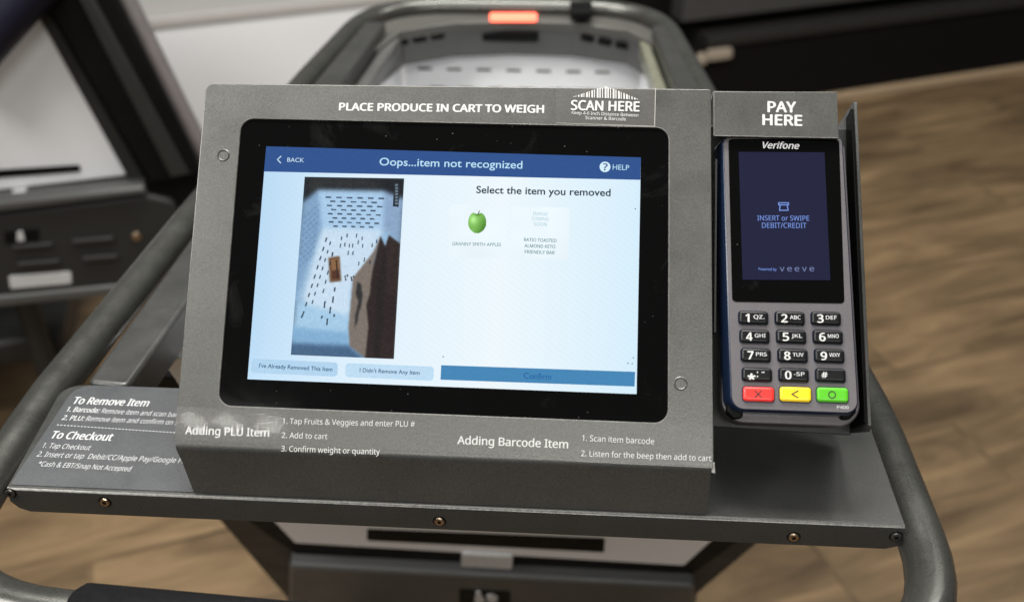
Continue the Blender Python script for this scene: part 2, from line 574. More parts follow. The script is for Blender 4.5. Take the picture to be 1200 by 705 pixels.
# ================================================================== SHOPPING TROLLEY
cart = thing('shopping_cart', 'grey tubular shopping cart with white slotted basket carrying the touchscreen', 'shopping cart', (0, 0.3, 0))
ZR = 0.945
loop = [(0.08, -0.2085, ZR), (0.05, -0.208, ZR), (-0.07, -0.2055, ZR), (-0.274, -0.1945, ZR), (-0.2755, -0.02, ZR), (-0.259, 0.25, ZR), (-0.234, 0.55, ZR), (-0.205, 0.812, ZR),
        (0.172, 0.812, ZR), (0.2045, 0.55, ZR), (0.2695, -0.02, ZR), (0.2725, -0.2085, ZR), (0.08, -0.2085, ZR)]
path = fillet_path(loop, [0, .5, .5, .17, .3, .6, .6, .12, .12, .6, .5, .15, 0])
mb = MB(); tube(mb, path, 0.0132, TUBE, 24, False); mb.build('handle_frame', cart)
mb = MB()
gp = [(-0.181, -0.1993, ZR), (-0.177, -0.1996, ZR), (-0.07, -0.2055, ZR), (0.0, -0.207, ZR), (0.05, -0.208, ZR), (0.165, -0.2085, ZR), (0.169, -0.2085, ZR)]
tube(mb, gp, [.0145, .0172, .0176, .0176, .0176, .0172, .0145], RUBBER, 28); mb.build('handle_grip', cart)

# flat side rails beside the tube, going up to the front
for sgn, name in ((-1, 'side_rail'), (1, 'side_rail')):
    mb = MB()
    if sgn < 0:
        pl = [H(102, 447, .955)[:2], H(149, 452, .955)[:2], (-0.200, 0.30), (-0.174, 0.72), (-0.200, 0.72), (-0.238, 0.30)]
    else:
        pl = [(0.205, 0.14), (0.238, 0.14), (0.226, 0.30), (0.180, 0.72), (0.160, 0.72), (0.194, 0.30)]
    slab(mb, WORLDF, rounded(pl, 0.004, 3), 0.955, 0.028, TRAYM, 0.003)
    mb.build(name, cart)

# tray with a folded front lip
tray_pts = [TRAY.px(8, 570), TRAY.px(1060, 612), (0.2575, -0.012), (0.225, 0.0), (0.16, 0.13), (-0.16, 0.13), (-0.16, -0.028), TRAY.px(75, 450)]
xl, xr = tray_pts[0][0], tray_pts[1][0]
YF = -0.1235
tray_pts[0] = (xl, YF); tray_pts[1] = (xr, YF)
mb = MB()
tp = rounded(tray_pts, [0.0015, 0.0015, .004, .004, .01, .01, 0, .012], 6)
slab(mb, TRAY, tp, 0.0, 0.0018, TRAYM, 0.0006)
tray = mb.build('tray', cart)
mb = MB()
prof = [(YF + 0.0006, TZ - 0.00015), (YF - 0.0005, TZ - 0.0005), (YF - 0.0012, TZ - 0.0013), (YF - 0.0016, TZ - 0.0026), (YF - 0.0016, TZ - 0.0175)]
prof2 = [(YF + 0.0006, TZ - 0.0012), (YF, TZ - 0.004), (YF, TZ - 0.0175)]
xs = [xl + 0.0002, xl + 0.004, xl + 0.010, -0.1, 0, 0.1, xr - 0.008, xr - 0.0002]
zb = {xl + 0.0002: 0.0075, xl + 0.004: 0.0025, xl + 0.010: 0.0, xr - 0.0002: 0.003}
vs = []
for x in xs:
    for i, (y, z) in enumerate(prof):
        vs.append((x, y, z + (zb.get(x, 0) if i == 4 else 0)))
    vs.append((x, YF, TZ - 0.0175 + zb.get(x, 0))); vs.append((x, YF, TZ - 0.002))
k = 7
fs = [[i * k + j, i * k + j + 1, (i + 1) * k + j + 1, (i + 1) * k + j] for i in range(len(xs) - 1) for j in range(k - 1)]
worn_glint = [f for q_, f in enumerate(fs) if q_ % (k - 1) in (0, 1)]
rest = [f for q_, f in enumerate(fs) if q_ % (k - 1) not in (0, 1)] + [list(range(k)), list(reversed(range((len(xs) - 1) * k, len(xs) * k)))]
mb.add(vs, rest, TRAYM); mb.add(vs, worn_glint, WORN_GLINT)
# sharp crease where the lip folds: worn, with its highlight painted pale
mb.build('front_lip', tray)


def screw(parent, fr, u, v, n, r, m=BRASS):
    cx, cy = fr.px(u, v, n)
    mb = MB()
    slab(mb, fr, circ(cx, cy, r), n + 0.0012, 0.0016, m, 0.0009)
    hexp = circ(cx, cy, r * 0.42, 6)
    sheet(mb, fr, hexp, n + 0.00125, BLACKM)
    rg = circ(cx, cy, r * 1.28, 24)
    sheet(mb, fr, rg, n + 0.0001, BLACKM)
    return mb.build('screw', parent)


LIPF = Frame((0, YF - 0.0016, 0), (1, 0, 0), (0, 0, 1))
for u, v in ((123, 587.5), (515, 610), (930, 628.5)):
    screw(tray, LIPF, u, v, 0.0, 0.0030)
for u, v in ((12, 577), (1050, 628)):
    screw(tray, LIPF, u, v, 0.0, 0.0030, TUBE)

nz = 0.0003
mb = MB()
# dark blue-grey instruction label glued on the tray
lab = [TRAY.px(70, 456), TRAY.px(236, 470), (-0.139, -0.026), (-0.139, YF + 0.010), TRAY.px(22, 560)]
LABELT = paint('slate_label', (0.050, 0.052, 0.056), 0.42, 0.0, grain=1100, vary=0.25, bump=0.1)
sheet(mb, TRAY, rounded([(xl + 0.0012, YF + 0.0018), (-0.136, YF + 0.0018), (-0.136, -0.0285), (xl + 0.0005, -0.0285)], [0.002, .001, .001, .012]), nz, LABELT)
mb.build('instruction_label', tray)
mb = MB(); nz = 0.0005
text(mb, TRAY, 'To Remove Item', (84, 472.5), (172.5, 475.8), 8.0, nz, INKT, 0.016)
text(mb, TRAY, '1. Barcode:', (77, 481.7), (115, 483.4), 5.6, nz, INKT, 0.012)
text(mb, TRAY, 'Remove item and scan barcode', (118, 483.5), (223, 489.3), 5.6, nz, INKT, 0.0)
text(mb, TRAY, '2. PLU:', (72, 491.5), (97, 492.6), 5.6, nz, INKT, 0.012)
text(mb, TRAY, 'Remove item and confirm on screen', (100, 492.6), (227, 498.4), 5.6, nz, INKT, 0.0)
for i in range(36):
    u = 67 + 4.0 * i
    sheet(mb, TRAY, P_(TRAY, [(u, 497 + 4 * i * .066), (u + 2.4, 497.2 + 4 * i * .066), (u + 1.9, 498 + 4 * i * .066), (u - .5, 497.8 + 4 * i * .066)], nz), nz, INKT)
text(mb, TRAY, 'To Checkout', (58, 513), (129.5, 516), 8.6, nz, INKT, 0.016)
text(mb, TRAY, '1. Tap Checkout', (48.5, 524), (104.5, 527), 5.8, nz, INKT, 0.0)
text(mb, TRAY, '2. Insert or tap  Debit/CC/Apple Pay/Google Pay', (42.5, 534.3), (221, 542.6), 6.0, nz, INKT, 0.0)
text(mb, TRAY, '*Cash & EBT/Snap Not Accepted', (43, 545.5), (152, 551.8), 5.8, nz, INKT, 0.0)
mb.build('lettering', tray)

# basket: white slotted tub
mb = MB()
YB = 0.765
top = [(-0.168, YB), (0.150, YB)]


def quad(mb, a, b, c, d, m): mb.add([a, b, c, d], [[0, 1, 2, 3]], m)


FW_ = Frame((0, YB, 0), (1, 0, 0), (0, 0, 1))
x0b, x1b = -0.172, 0.152
z0b, z1b = 0.60, 0.925
slab(mb, Frame((0, YB, 0), (1, 0, 0), (0, 0.10, 1)), rect(x0b, 0.60, x1b, 0.92), 0.045, 0.003, WHITEM)
FB = Frame((0, YB, 0), (1, 0, 0), (0, 0.10, 1))
for r_, off_ in ((82, 0), (104, 14), (118, 0), (132, 14)):
    for c_ in (498, 532, 567, 602, 637, 672, 706):
        cx, cy = FB.px(c_ + off_, r_ - 4 + (c_ - 498) * 0.02 + 3, 0.046)
        slab(mb, FB, rounded(rect(cx - .010, cy - .0016, cx + .010, cy + .0016), .0012, 3), 0.0458, 0.0006, MIDM)
# side and bottom walls of the tub
yf, yr, yg = 0.808, 0.17, 0.777
quad(mb, (x0b, yf, .925), (x0b, yg, .60), (-0.185, .26, .52), (-0.212, yr, .925), WHITEM)
quad(mb, (x1b, yf, .925), (.188, yr, .925), (.165, .26, .52), (x1b, yg, .60), WHITEM)
quad(mb, (x0b, yg, .60), (x1b, yg, .60), (.165, .26, .52), (-.185, .26, .52), WHITEM)
mb.build('basket', cart)

# grey head panel between the tube and the basket, with sensor openings and status light
HZ = 0.940
HF = Frame((0, 0, HZ), (1, 0, 0), (0, 1, 0))
mb = MB()
inner = P_(HF, [(438, 60), (470, 36), (530, 27), (600, 24.5), (670, 26.5), (735, 35), (768, 52)])
outerp = P_(HF, [(790, 62), (772, 30), (735, 8), (600, 4), (470, 8), (430, 28), (400, 66)])
slab(mb, HF, outerp + inner if False else outerp[::-1] + inner[::-1], 0.0, 0.012, paint('grey_head_panel', (0.085, 0.083, 0.075), 0.42, 0.3, grain=300, vary=0.1, bump=0.05), 0.002)
head = mb.build('head_panel', cart)
mb = MB()
# curved fascia below the panel
fz = HZ - 0.004
for a, b in zip(inner, inner[1:]):
    mb.add([(a[0], a[1] + .002, fz), (b[0], b[1] + .002, fz), (b[0], b[1] + .012, fz - .046), (a[0], a[1] + .012, fz - .046)], [[0, 3, 2, 1]], MIDM)
mb.build('fascia', cart, 60)
i0 = A3(inner[1]); SF = Frame((0, np.mean([p[1] for p in inner[2:5]]) + .0035, fz), (1, 0, 0), (0, -.19, 1))
for pts, nm in (([(565, 41), (631, 41.5), (631, 50), (565, 49)], 'sensor_window'),
                ([(463, 49), (521, 38.5), (522, 45.5), (464, 55)], 'speaker_slot'), ([(680, 41), (737, 53), (736, 59.5), (680, 48)], 'speaker_slot')):
    mb = MB()
    if nm == 'sensor_window':
        slab(mb, SF, rounded(P_(SF, pts, 0.004), .003), 0.004, 0.006, BLACKM, .001)
    else:
        pa, pb_ = (inner[1], inner[2]) if pts[0][0] < 600 else (inner[-3], inner[-2])
        SFx = Frame((pa[0], pa[1] + .002, fz), (pb_[0] - pa[0], pb_[1] - pa[1], 0), (0, -.19, 1))
        if SFx.ex[0] < 0: SFx = Frame(SFx.o, -SFx.ex, SFx.ey)
        (a, b, c, d) = [A3(p) for p in P_(SFx, pts, 0.003)]
        for s0, s1 in ((0, .27), (.36, .64), (.72, 1)):
            q = [a + (b - a) * s0, a + (b - a) * s1, d + (c - d) * s1, d + (c - d) * s0]
            slab(mb, SFx, rounded([tuple(p) for p in q], .003), 0.003, 0.006, BLACKM, .001)
    mb.build(nm, cart)
mb = MB()
lp = rounded(P_(HF, [(574, 15), (629, 15), (629, 20.6), (574, 20.6)], .006), .004)
RED = bpy.data.materials.new('red_status_light'); RED.use_nodes = True
b_ = RED.node_tree.nodes['Principled BSDF']; b_.inputs['Base Color'].default_value = (.5, .05, .03, 1)
b_.inputs['Emission Color'].default_value = (1.0, 0.16, 0.09, 1); b_.inputs['Emission Strength'].default_value = 3.2
slab(mb, HF, lp, 0.006, 0.006, RED, .0015)
mb.build('status_light', cart)
mb = MB(); slab(mb, HF, rounded(P_(HF, [(668, 0), (694, 0), (693, 12), (669, 12)], .02), .002), .018, .010, BLACKM, .002)
mb.build('camera_clip', cart)

# inner side liners between the rails and the white tub
LINER = paint('satin_liner', (.10, .10, .095), .4, .3, grain=300, vary=.2, bump=.05, coarse=14)
for sx in (-1, 1):
    mb = MB()
    pts = [(0.146, .72), (0.158, .72), (0.196, .28), (0.178, .28)] if sx > 0 else [(-0.157, .72), (-0.172, .72), (-0.204, .28), (-0.186, .28)]
    slab(mb, WORLDF, pts, .935, .02, LINER if sx < 0 else paint('reflection_tint_liner', (.20, .20, .15), .3, .3, grain=300, vary=.2), .003)  # right side tinted olive: a green reflection put into the colour
    mb.build('inner_liner', cart)

# rear end of the basket: leaning white panel in a dark frame, with bumper beam
mb = MB()
fo = P_(REAR, [(335, 706), (245, 604), (146, 450), (972, 470), (897, 636), (817, 702), (812, 745), (335, 735)])
slab(mb, REAR, fo, -0.006, 0.02, DARKM, 0.003)
rear = mb.build('rear_frame', cart)
mb = MB(); slab(mb, REAR, P_(REAR, [(350, 652), (284, 606), (158, 440), (960, 480), (868, 632), (808, 676)], -.002), -0.002, 0.006, BLACKM, 0.002); mb.build('panel_seal', cart)
mb = MB()
wp = P_(REAR, [(345, 636), (316, 606), (186, 418), (940, 480), (836, 632), (802, 662.5)], .002)
slab(mb, REAR, rounded(wp, [.004] * 6), 0.002, 0.006, WHITEM, 0.002)
rp = mb.build('rear_panel', cart)
mb = MB(); slab(mb, REAR, rounded(P_(REAR, [(430, 620), (709, 631), (708, 647), (430, 633)], .003), .003), 0.003, 0.002, BLACKM, .0005); mb.build('grip_slot', rp)
mb = MB(); sl = P_(REAR, [(541, 649), (601, 652.5), (600, 667), (540, 663.5)], .006); slab(mb, REAR, rounded(sl, .004), .006, .006, LABELM, .001); mb.build('silver_latch', cart)
mb = MB()
bm_ = P_(REAR, [(338, 664), (814, 688), (814, 750), (338, 730)], .014)
slab(mb, REAR, rounded(bm_, .006), .014, .03, MIDM, .006, steps=5); mb.build('bumper_beam', cart)
mb = MB(); slab(mb, REAR, P_(REAR, [(538, 690), (598, 693), (598, 712), (538, 709)], .015), .015, .004, BLACKM, .001); pb = mb.build('port', cart)
mb = MB()
for q in ([(558, 693.5), (562, 693.7), (569, 706), (556, 706)], [(570, 698), (576, 696.5), (583, 700), (582, 706), (572, 706)]):
    slab(mb, REAR, P_(REAR, q, .017), .017, .002, LABELM, .0008)
mb.build('logo_mark', pb)
# chassis below, out of the photograph
for pth in ([(-.2, .34, .46), (-.21, .34, .12)], [(.17, .34, .46), (.18, .34, .12)], [(-.21, .30, .13), (-.21, .80, .13)],
            [(.18, .30, .13), (.18, .80, .13)], [(-.17, .74, .62), (-.19, .76, .13)], [(.15, .74, .62), (.16, .76, .13)]):
    mb = MB(); tube(mb, pth, .014, TUBE); mb.build('chassis_tube', cart)
for x in (-.21, .18):
    for y in (.33, .77):
        mb = MB(); tube(mb, [(x - .012, y, .06), (x + .012, y, .06)], .06, BLACKM, 28); mb.build('caster', cart)

# ================================================================== TOUCHSCREEN CONSOLE
con = thing('touchscreen_console', 'grey steel touchscreen console standing on the cart tray showing an item not recognized', 'touchscreen console', (0, -0.05, TZ))
corners = [FACE.px(204, 517), FACE.px(836, 549), FACE.px(833, 104.5), FACE.px(241, 97.5)]
yb = 0.5 * (corners[0][1] + corners[1][1])
glass_c = [FACE.px(255.5, 474.5), FACE.px(782.5, 495.5), FACE.px(783.5, 150), FACE.px(283, 139)]
hole = rounded(glass_c, .0075, 8)
outer = rounded(corners, [0.0, 0.0, 0.0015, 0.0055], 5)
mb = MB()
# front skin
slab(mb, FACE, outer, 0.0, 0.0015, STEEL, 0.0006, holes=[hole], edgem=WORN_GLINT)
# rolled bottom edge going into the vertical apron that meets the tray
xa0, xa1 = corners[0][0] + .0005, corners[1][0] - .0012
wl, wr = TRAY.px(228, 577)[0] + 0.0, TRAY.px(828, 598)[0]
NP = 13
prof = [tuple(FACE.w(0, yb + .0030, .00004)[1:]), tuple(FACE.w(0, yb + .0007, .00004)[1:])]
Rb = 0.0060
pb0 = FACE.w(0, yb + .0006, .00004)
ang0 = math.atan2(FACE.en[2], FACE.en[1])          # outward normal of the face in the YZ plane
cy, cz = pb0[1] - Rb * math.cos(ang0), pb0[2] - Rb * math.sin(ang0)
for i in range(NP):
    a = ang0 + (math.pi - ang0) * i / (NP - 1)
    prof.append((cy + Rb * math.cos(a), cz + Rb * math.sin(a)))
prof.append((prof[-1][0] - .0002, prof[-1][1] - .008))
prof.append((YF + 0.0012, TZ + 0.0003))
vs = []; nx = 40
for (y, z) in prof:
    s = max(0.0, min(1.0, (prof[0][1] - z) / (prof[0][1] - TZ)))
    l_ = xa0 + (wl - (-.1088 + xa0)) * s - .1088; r_ = xa1 - .1088 + (wr - (xa1 - .1088)) * s
    for i in range(nx + 1):
        vs.append((l_ + (r_ - l_) * i / nx, y, z))
fs = [[i * (nx + 1) + j, (i + 1) * (nx + 1) + j, (i + 1) * (nx + 1) + j + 1, i * (nx + 1) + j + 1] for i in range(len(prof) - 1) for j in range(nx)]
mb.add(vs, fs, STEEL)
# folded ear at the lower right corner and flange down the right side
ex = corners[1][0]
fl_ = [(ex - .0006, yb + .002), (ex + .0008, yb + .002), (ex + .0012, yb - .0042), (ex - .0010, yb - .0036)]
slab(mb, FACE, fl_, -.0003, .012, WORN_GLINT, .0003)
face = mb.build('front_cover', con, 30)
# body behind the skin
mb = MB()
zt = lambda y, n: FACE.w(0, y, n)
a0 = FACE.w(0, yb + .003, -.0016); a1 = FACE.w(0, corners[2][1] - .0065, -.0016)
l0 = corners[0][0] - .1088 + .0012; l1 = corners[3][0] - .1088 + .0045; r0 = corners[1][0] - .1088 - .0012; r1 = corners[2][0] - .1088 - .0012
secs = [[(l, a0[1], a0[2]), (l2, a1[1], a1[2]), (l2, a1[1] + .035, a1[2] - .03), (l2, a1[1] + .035, TZ + .001), (l, -.10, TZ + .001)] for l, l2 in ((l0, l1), (r0, r1))]
mb.add(secs[0] + secs[1], [[4, 3, 2, 1, 0], [5, 6, 7, 8, 9]] + [[i, (i + 1) % 5, 5 + (i + 1) % 5, 5 + i] for i in range(1, 5)], STEEL)
mb.build('housing', con, 30)

# printed lettering on the cover
nf = 0.00012


def letters(parent, *lines, name='lettering'):
    mb = MB()
    for ln in lines: text(mb, *ln[0], **ln[1])
    return mb.build(name, parent, 0)


def L(fr, s, a, b, c, n, m, bold=0.0, **k): return ((fr, s, a, b, c, n, m, bold), k)


letters(face, L(FACE, 'PLACE PRODUCE IN CART TO WEIGH', (397.5, 129.3), (637, 132.2), 8.6, nf, INK, 0.030, plain=True))
letters(face, L(FACE, 'Adding PLU Item', (217, 508.2), (315, 511.2), 9.2, nf, INK, 0.013))
letters(face, L(FACE, '1. Tap Fruits & Veggies and enter PLU #', (331, 496), (486, 499.8), 6.5, nf, INK, 0.0),
        L(FACE, '2. Add to cart', (330, 512.6), (383.5, 514.2), 6.5, nf, INK, 0.0),
        L(FACE, '3. Confirm weight or quantity', (329.5, 528.3), (445, 532.2), 6.5, nf + .0002, INK, 0.0))
letters(face, L(FACE, 'Adding Barcode Item', (536, 519.8), (665.5, 524.8), 9.4, nf, INK, 0.013))
letters(face, L(FACE, '1. Scan item barcode', (682, 516), (766.5, 520.2), 6.7, nf, INK, 0.0),
        L(FACE, '2. Listen for the beep then add to cart', (681, 534), (833.5, 540), 6.7, nf + .0002, INK, 0.0))
# scan sticker
mb = MB()
stk = P_(FACE, [(652, 100.5), (768.5, 103.2), (767.5, 148.5), (651.5, 144.5)], .0002)
sheet(mb, FACE, stk, .0003, film('clear_sticker', 0.14, 0.35, (.24, .23, .21), .3))
eL = P_(FACE, [(767.7, 103), (768.6, 103), (767.6, 148.5), (766.7, 148.5)], .0003)
sheet(mb, FACE, eL, .0004, flat('sticker_edge', (.36, .355, .33)))
eL = P_(FACE, [(652, 144), (767, 147.8), (767, 148.6), (652, 144.6)], .0003)
sheet(mb, FACE, eL, .0004, flat('sticker_edge2', (.30, .29, .27)))
stick = mb.build('scan_sticker', face, 0)
mb = MB()
ns = .0006
ap = A3([709, 100.6]); bl = A3([671, 113.4]); br_ = A3([749, 116.9])
nb_ = 25
wd = [1, .5, .7, 1, .5, 1, .6, .9, .5, 1, .7, .5, 1, .8, .5, 1, .6, 1, .5, .8, 1, .5, .7, 1, .6]
for i in range(nb_):
    t0 = (i + .08) / nb_; t1 = (i + .08 + .85 * wd[i] * .78) / nb_
    q = []
    for t in (t0, t1):
        b0 = bl + (br_ - bl) * t
        tl = (t / .487) if t < .487 else (1 - t) / .513
        base = bl + (br_ - bl) * t
        topy = ap[1] + (base[1] - ap[1]) * (1 - tl)
        q.append(((base[0], base[1]), (base[0], topy)))
    sheet(mb, FACE, P_(FACE, [q[0][0], q[1][0], q[1][1], q[0][1]], ns), ns, INK)
text(mb, FACE, 'SCAN HERE', (669.3, 128.8), (749, 130.6), 11.2, ns, INK, 0.022, plain=True)
text(mb, FACE, 'Keep 4-6 Inch Distance Between', (670, 133.8), (748, 137.0), 3.7, ns, INK, 0.0)
text(mb, FACE, 'Scanner & Barcode', (686, 139.8), (733.5, 141.6), 3.8, ns, INK, 0.0)
mb.build('sticker_print', con, 0)
# clear strip along the bottom of the cover
mb = MB(); sheet(mb, FACE, P_(FACE, [(206, 476), (836.3, 497), (836.4, 545), (204.6, 514)], .0003), .0003, film('clear_strip', 0.05, 0.4, (.40, .40, .38)))
mb.build('clear_strip', con, 0)
# pressed rings and pips in the cover
for u, v, r in ((262, 182, .0035), (797.5, 449, .0036)):
    mb = MB(); cx, cy_ = FACE.px(u, v)
    for rr, nn in ((r, .0001),):
        n_ = 28
        o1, o2, o3 = circ(cx, cy_, r * 1.08, n_), circ(cx, cy_, r * .92, n_), circ(cx, cy_, r * .76, n_)
        ring(mb, FACE, o2, .0004, o1, .00003, STEEL); ring(mb, FACE, o3, .00004, o2, .0004, STEEL)
    mb.build('stud', con, 50)
mb = MB()
for u, v in ((249, 124), (257, 305), (235, 423), (812, 508), (604, 527), (752, 521), (741, 508)):
    mb = MB(); cx, cy_ = FACE.px(u, v); slab(mb, FACE, circ(cx, cy_, .00045, 10), .0003, .0004, STEEL, .0002); mb.build('paint_pip', con, 50)

# glass and screen
mb = MB()
GN = -.0011
slab(mb, FACE, offset(ccw(hole), -.0002), GN, .004, GLASS)
scr = mb.build('touchscreen', con, 0)


def ui(name, pts, n, m, rad=0.0):
    mb = MB(); q = P_(FACE, pts, n)
    if rad: q = rounded(q, rad, 5)
    sheet(mb, FACE, q, n, m)
    return mb.build(name, scr, 0)


def ui_background():
    m, t, b = nt('lit_page')
    b.inputs['Base Color'].default_value = (.004, .004, .005, 1); b.inputs['Roughness'].default_value = .12
    tc = N(t, 'ShaderNodeTexCoord'); sp = N(t, 'ShaderNodeSeparateXYZ'); t.links.new(tc.outputs['Object'], sp.inputs[0])
    cr = N(t, 'ShaderNodeValToRGB'); e = cr.color_ramp.elements
    # lcd panel tint: bluer towards the side seen more obliquely
    mr = N(t, 'ShaderNodeMapRange', i_1=-.118, i_2=.11, i_3=0.0, i_4=1.0)
    t.links.new(sp.outputs[0], mr.inputs[0]); t.links.new(mr.outputs[0], cr.inputs[0])
    e[0].position = 0; e[0].color = (*srgb(180, 216, 244), 1)
    e[1].position = 1; e[1].color = (*srgb(214, 238, 252), 1)
    x = e.new(.3); x.color = (*srgb(222, 240, 252), 1)
    x = e.new(.65); x.color = (*srgb(238, 248, 253), 1)
    wv = N(t, 'ShaderNodeTexWave', i_Scale=130.0, i_Distortion=2.5); wv.bands_direction = 'DIAGONAL'
    t.links.new(tc.outputs['Object'], wv.inputs['Vector'])
    ms = N(t, 'ShaderNodeMapRange', i_1=0, i_2=1, i_3=.98, i_4=1.0); t.links.new(wv.outputs['Fac'], ms.inputs[0])
    t.links.new(cr.outputs[0], b.inputs['Emission Color']); t.links.new(ms.outputs[0], b.inputs['Emission Strength'])
    return m


n1, n2, n3, n4 = GN + .0001, GN + .0002, GN + .0003, GN + .0004
ui('page', [(312, 171.5), (751, 184.5), (746, 461.5), (290, 444)], n1, ui_background())
ui('header_bar', [(312, 171.5), (751, 184.5), (750.4, 210.8), (309.4, 201)], n2, glow('header_blue', (46, 82, 142)))
for s, a, b, c, col, bold, nm in (
        ('BACK', (336.5, 189.6), (356, 190.2), 4.9, (205, 232, 246), 0.0, 'header_bar_text'),
        ('Oops...item not recognized', (444.5, 193.7), (612, 197.6), 9.0, (190, 230, 250), 0.007, 'title_text'),
        ('HELP', (718, 198.8), (737.2, 199.5), 6.0, (190, 230, 250), 0.0, 'help_text'),
        ('Select the item you removed', (558, 226.2), (715.5, 229.8), 8.6, (28, 50, 66), 0.016, 'heading_text'),
        ('GRANNY SMITH APPLES', (530, 287.4), (587, 288.6), 3.9, (70, 130, 135), 0.0, 'caption_text')):
    mb = MB(); text(mb, FACE, s, a, b, c, n3, glow('ui_%d_%d_%d' % col, col), bold, plain=False); mb.build('screen_lettering', scr, 0)
mb = MB()
tl = glow('ui_pale', (160, 196, 208))
def caption(*a, **k):
    mb = MB(); centred(mb, *a, **k); mb.build('screen_lettering', scr, 0)


caption(FACE, 'IMAGE', (633.2, 250.4), 17, 3.9, n3, tl); caption(FACE, 'COMING', (633, 256.4), 20, 3.9, n3, tl); caption(FACE, 'SOON', (633, 262.6), 15, 3.9, n3, tl)
tl = glow('ui_teal', (62, 122, 130))
caption(FACE, 'RATIO TOASTED', (633, 281.3), 38, 3.9, n3, tl, .008); caption(FACE, 'ALMOND KETO', (632.6, 288.4), 36, 3.9, n3, tl, .008); caption(FACE, 'FRIENDLY BAR', (632.4, 295.4), 35, 3.9, n3, tl, .008)
lgt = glow('ui_light', (205, 232, 246))
mb = MB()
for q in ([(329, 182.6), (330, 183.4), (325.6, 187.2), (324.4, 187)], [(324.4, 187), (325.6, 186.8), (329.6, 190.8), (328.6, 191.6)]):
    sheet(mb, FACE, P_(FACE, q, n3), n3, lgt)
mb.build('back_arrow', scr, 0)
mb = MB(); c = FACE.px(709, 195.6, n3); sheet(mb, FACE, circ(*c, .0031, 28), n3, glow('ui_icon', (215, 240, 252)))
text(mb, FACE, '?', (706.6, 199.3), (711.6, 199.5), 7.6, n4, glow('ui_44', (34, 70, 130)), .02)
mb.build('help_icon', scr, 0)
CARD = glow('ui_card', (236, 247, 253)); CARD.node_tree.nodes['Noise Texture'].inputs['Scale'].default_value = 40
# suggestion cards, slightly lighter than the page
for q in ([(527, 239), (593, 241), (592, 303), (526, 301)], [(600, 241.5), (667, 243.5), (666, 304), (599, 303)]):
    ui('suggestion_card', q, n2, CARD, .002)
bt = glow('ui_button', (178, 212, 238))
ui('answer_button', [(295, 419.8), (396, 424.6), (395.4, 441), (293.6, 436.4)], n2, bt, .002)
ui('answer_button', [(405, 425), (508.5, 429.4), (508, 446), (404.4, 441.4)], n2, glow('ui_button2', (190, 221, 243)), .002)
cb = ui('confirm_button', [(517, 427.6), (744.3, 435.4), (743.6, 452.6), (516.2, 444.6)], n2, glow('ui_confirm', (68, 134, 182)))
dk = glow('ui_ink', (26, 72, 112))
for ln in (L(FACE, "I've Already Removed This Item", (303.4, 430.2), (389.4, 434.8), 4.8, n3, dk, .010, plain=False),
           L(FACE, "I Didn't Remove Any Item", (421.4, 435.6), (491.6, 438.8), 4.8, n3, dk, .010, plain=False),
           L(FACE, 'Confirm', (613.4, 443.0), (646, 444.4), 6.8, n3, glow('ui_conf_t', (36, 98, 160)), .010, plain=False)):
    letters(scr, ln, name='screen_lettering')
mb = MB(); mk = glow('ui_mark', (110, 160, 180))
for u, v in ((744.6, 244.6), (742.2, 419), (736, 425.4), (741, 425.8), (519.4, 417.8)):
    mb = MB(); c = FACE.px(u, v, n3); sheet(mb, FACE, circ(*c, .00045, 8), n3, mk); mb.build('scroll_mark', scr, 0)
# apple picture
mb = MB()


def blob(pts, n, m, sm=3):
    q = P_(FACE, pts, n)
    sheet(mb, FACE, rounded(q, .004, 5), n, m)


AN = 46
_ay, _ax = np.mgrid[0:AN, 0:AN] / (AN - 1) * 2.2 - 1.1
_wd = 1 - .16 * np.clip(_ay, 0, 1) ** 2 - .05 * np.clip(-_ay, 0, 1)
_in = ((_ax / _wd) ** 2 + np.abs(_ay) ** 2.3 < 1) & (_ay > -.90 + .14 * np.exp(-((_ax + .02) / .28) ** 2) + .1 * np.clip(np.abs(_ax) - .55, 0, 1))
_hl = np.exp(-((_ax + .42) ** 2 + (_ay + .25) ** 2) / .16); _sh = np.clip(_ax * .75 + _ay * .45, 0, 1)
_dm = np.exp(-((_ax / .30) ** 2 + ((_ay + .74) / .13) ** 2))
_sp = np.sin(_ax * 41 + _ay * 17) * np.sin(_ay * 37 - _ax * 9) * .03
_col = A3([112., 168., 78.])[None, None] * (1 + .10 * (1 - _sh) + _sp)[..., None] + 62 * _hl[..., None] - (_sh ** 1.5 * 62)[..., None] - (_dm * 62)[..., None]
_col = np.clip(_col, 8, 255)
apm, apt, apb = nt('apple_pixels')
apb.inputs['Base Color'].default_value = (.004, .004, .005, 1); apb.inputs['Roughness'].default_value = .12
_at = N(apt, 'ShaderNodeAttribute', attribute_name='pixels'); apt.links.new(_at.outputs['Color'], apb.inputs['Emission Color']); apb.inputs['Emission Strength'].default_value = 1.0
_pts = [FACE.w(*FACE.px(559.2 + _ax[j, i] * 11 + _ay[j, i] * -.4, 260.6 + _ay[j, i] * 13.2 + _ax[j, i] * .4, n3), n3) for j in range(AN) for i in range(AN)]
mb.add(_pts, [[j * AN + i, (j + 1) * AN + i, (j + 1) * AN + i + 1, j * AN + i + 1] for j in range(AN - 1) for i in range(AN - 1) if _in[j, i] and _in[j + 1, i] and _in[j, i + 1] and _in[j + 1, i + 1]], apm)
sheet(mb, FACE, P_(FACE, [(559.6, 251.6), (560.6, 251.6), (562.4, 247), (561.2, 246.8)], n4), n4, glow('apple_stem', (74, 70, 36)))
apo = mb.build('apple_picture', scr, 0)
_l = ((_col.reshape(-1, 3) / 255 + .055) / 1.055) ** 2.4
_l = np.concatenate([np.concatenate([_l, np.ones((AN * AN, 1))], 1), np.zeros((len(apo.data.vertices) - AN * AN, 4))], 0)
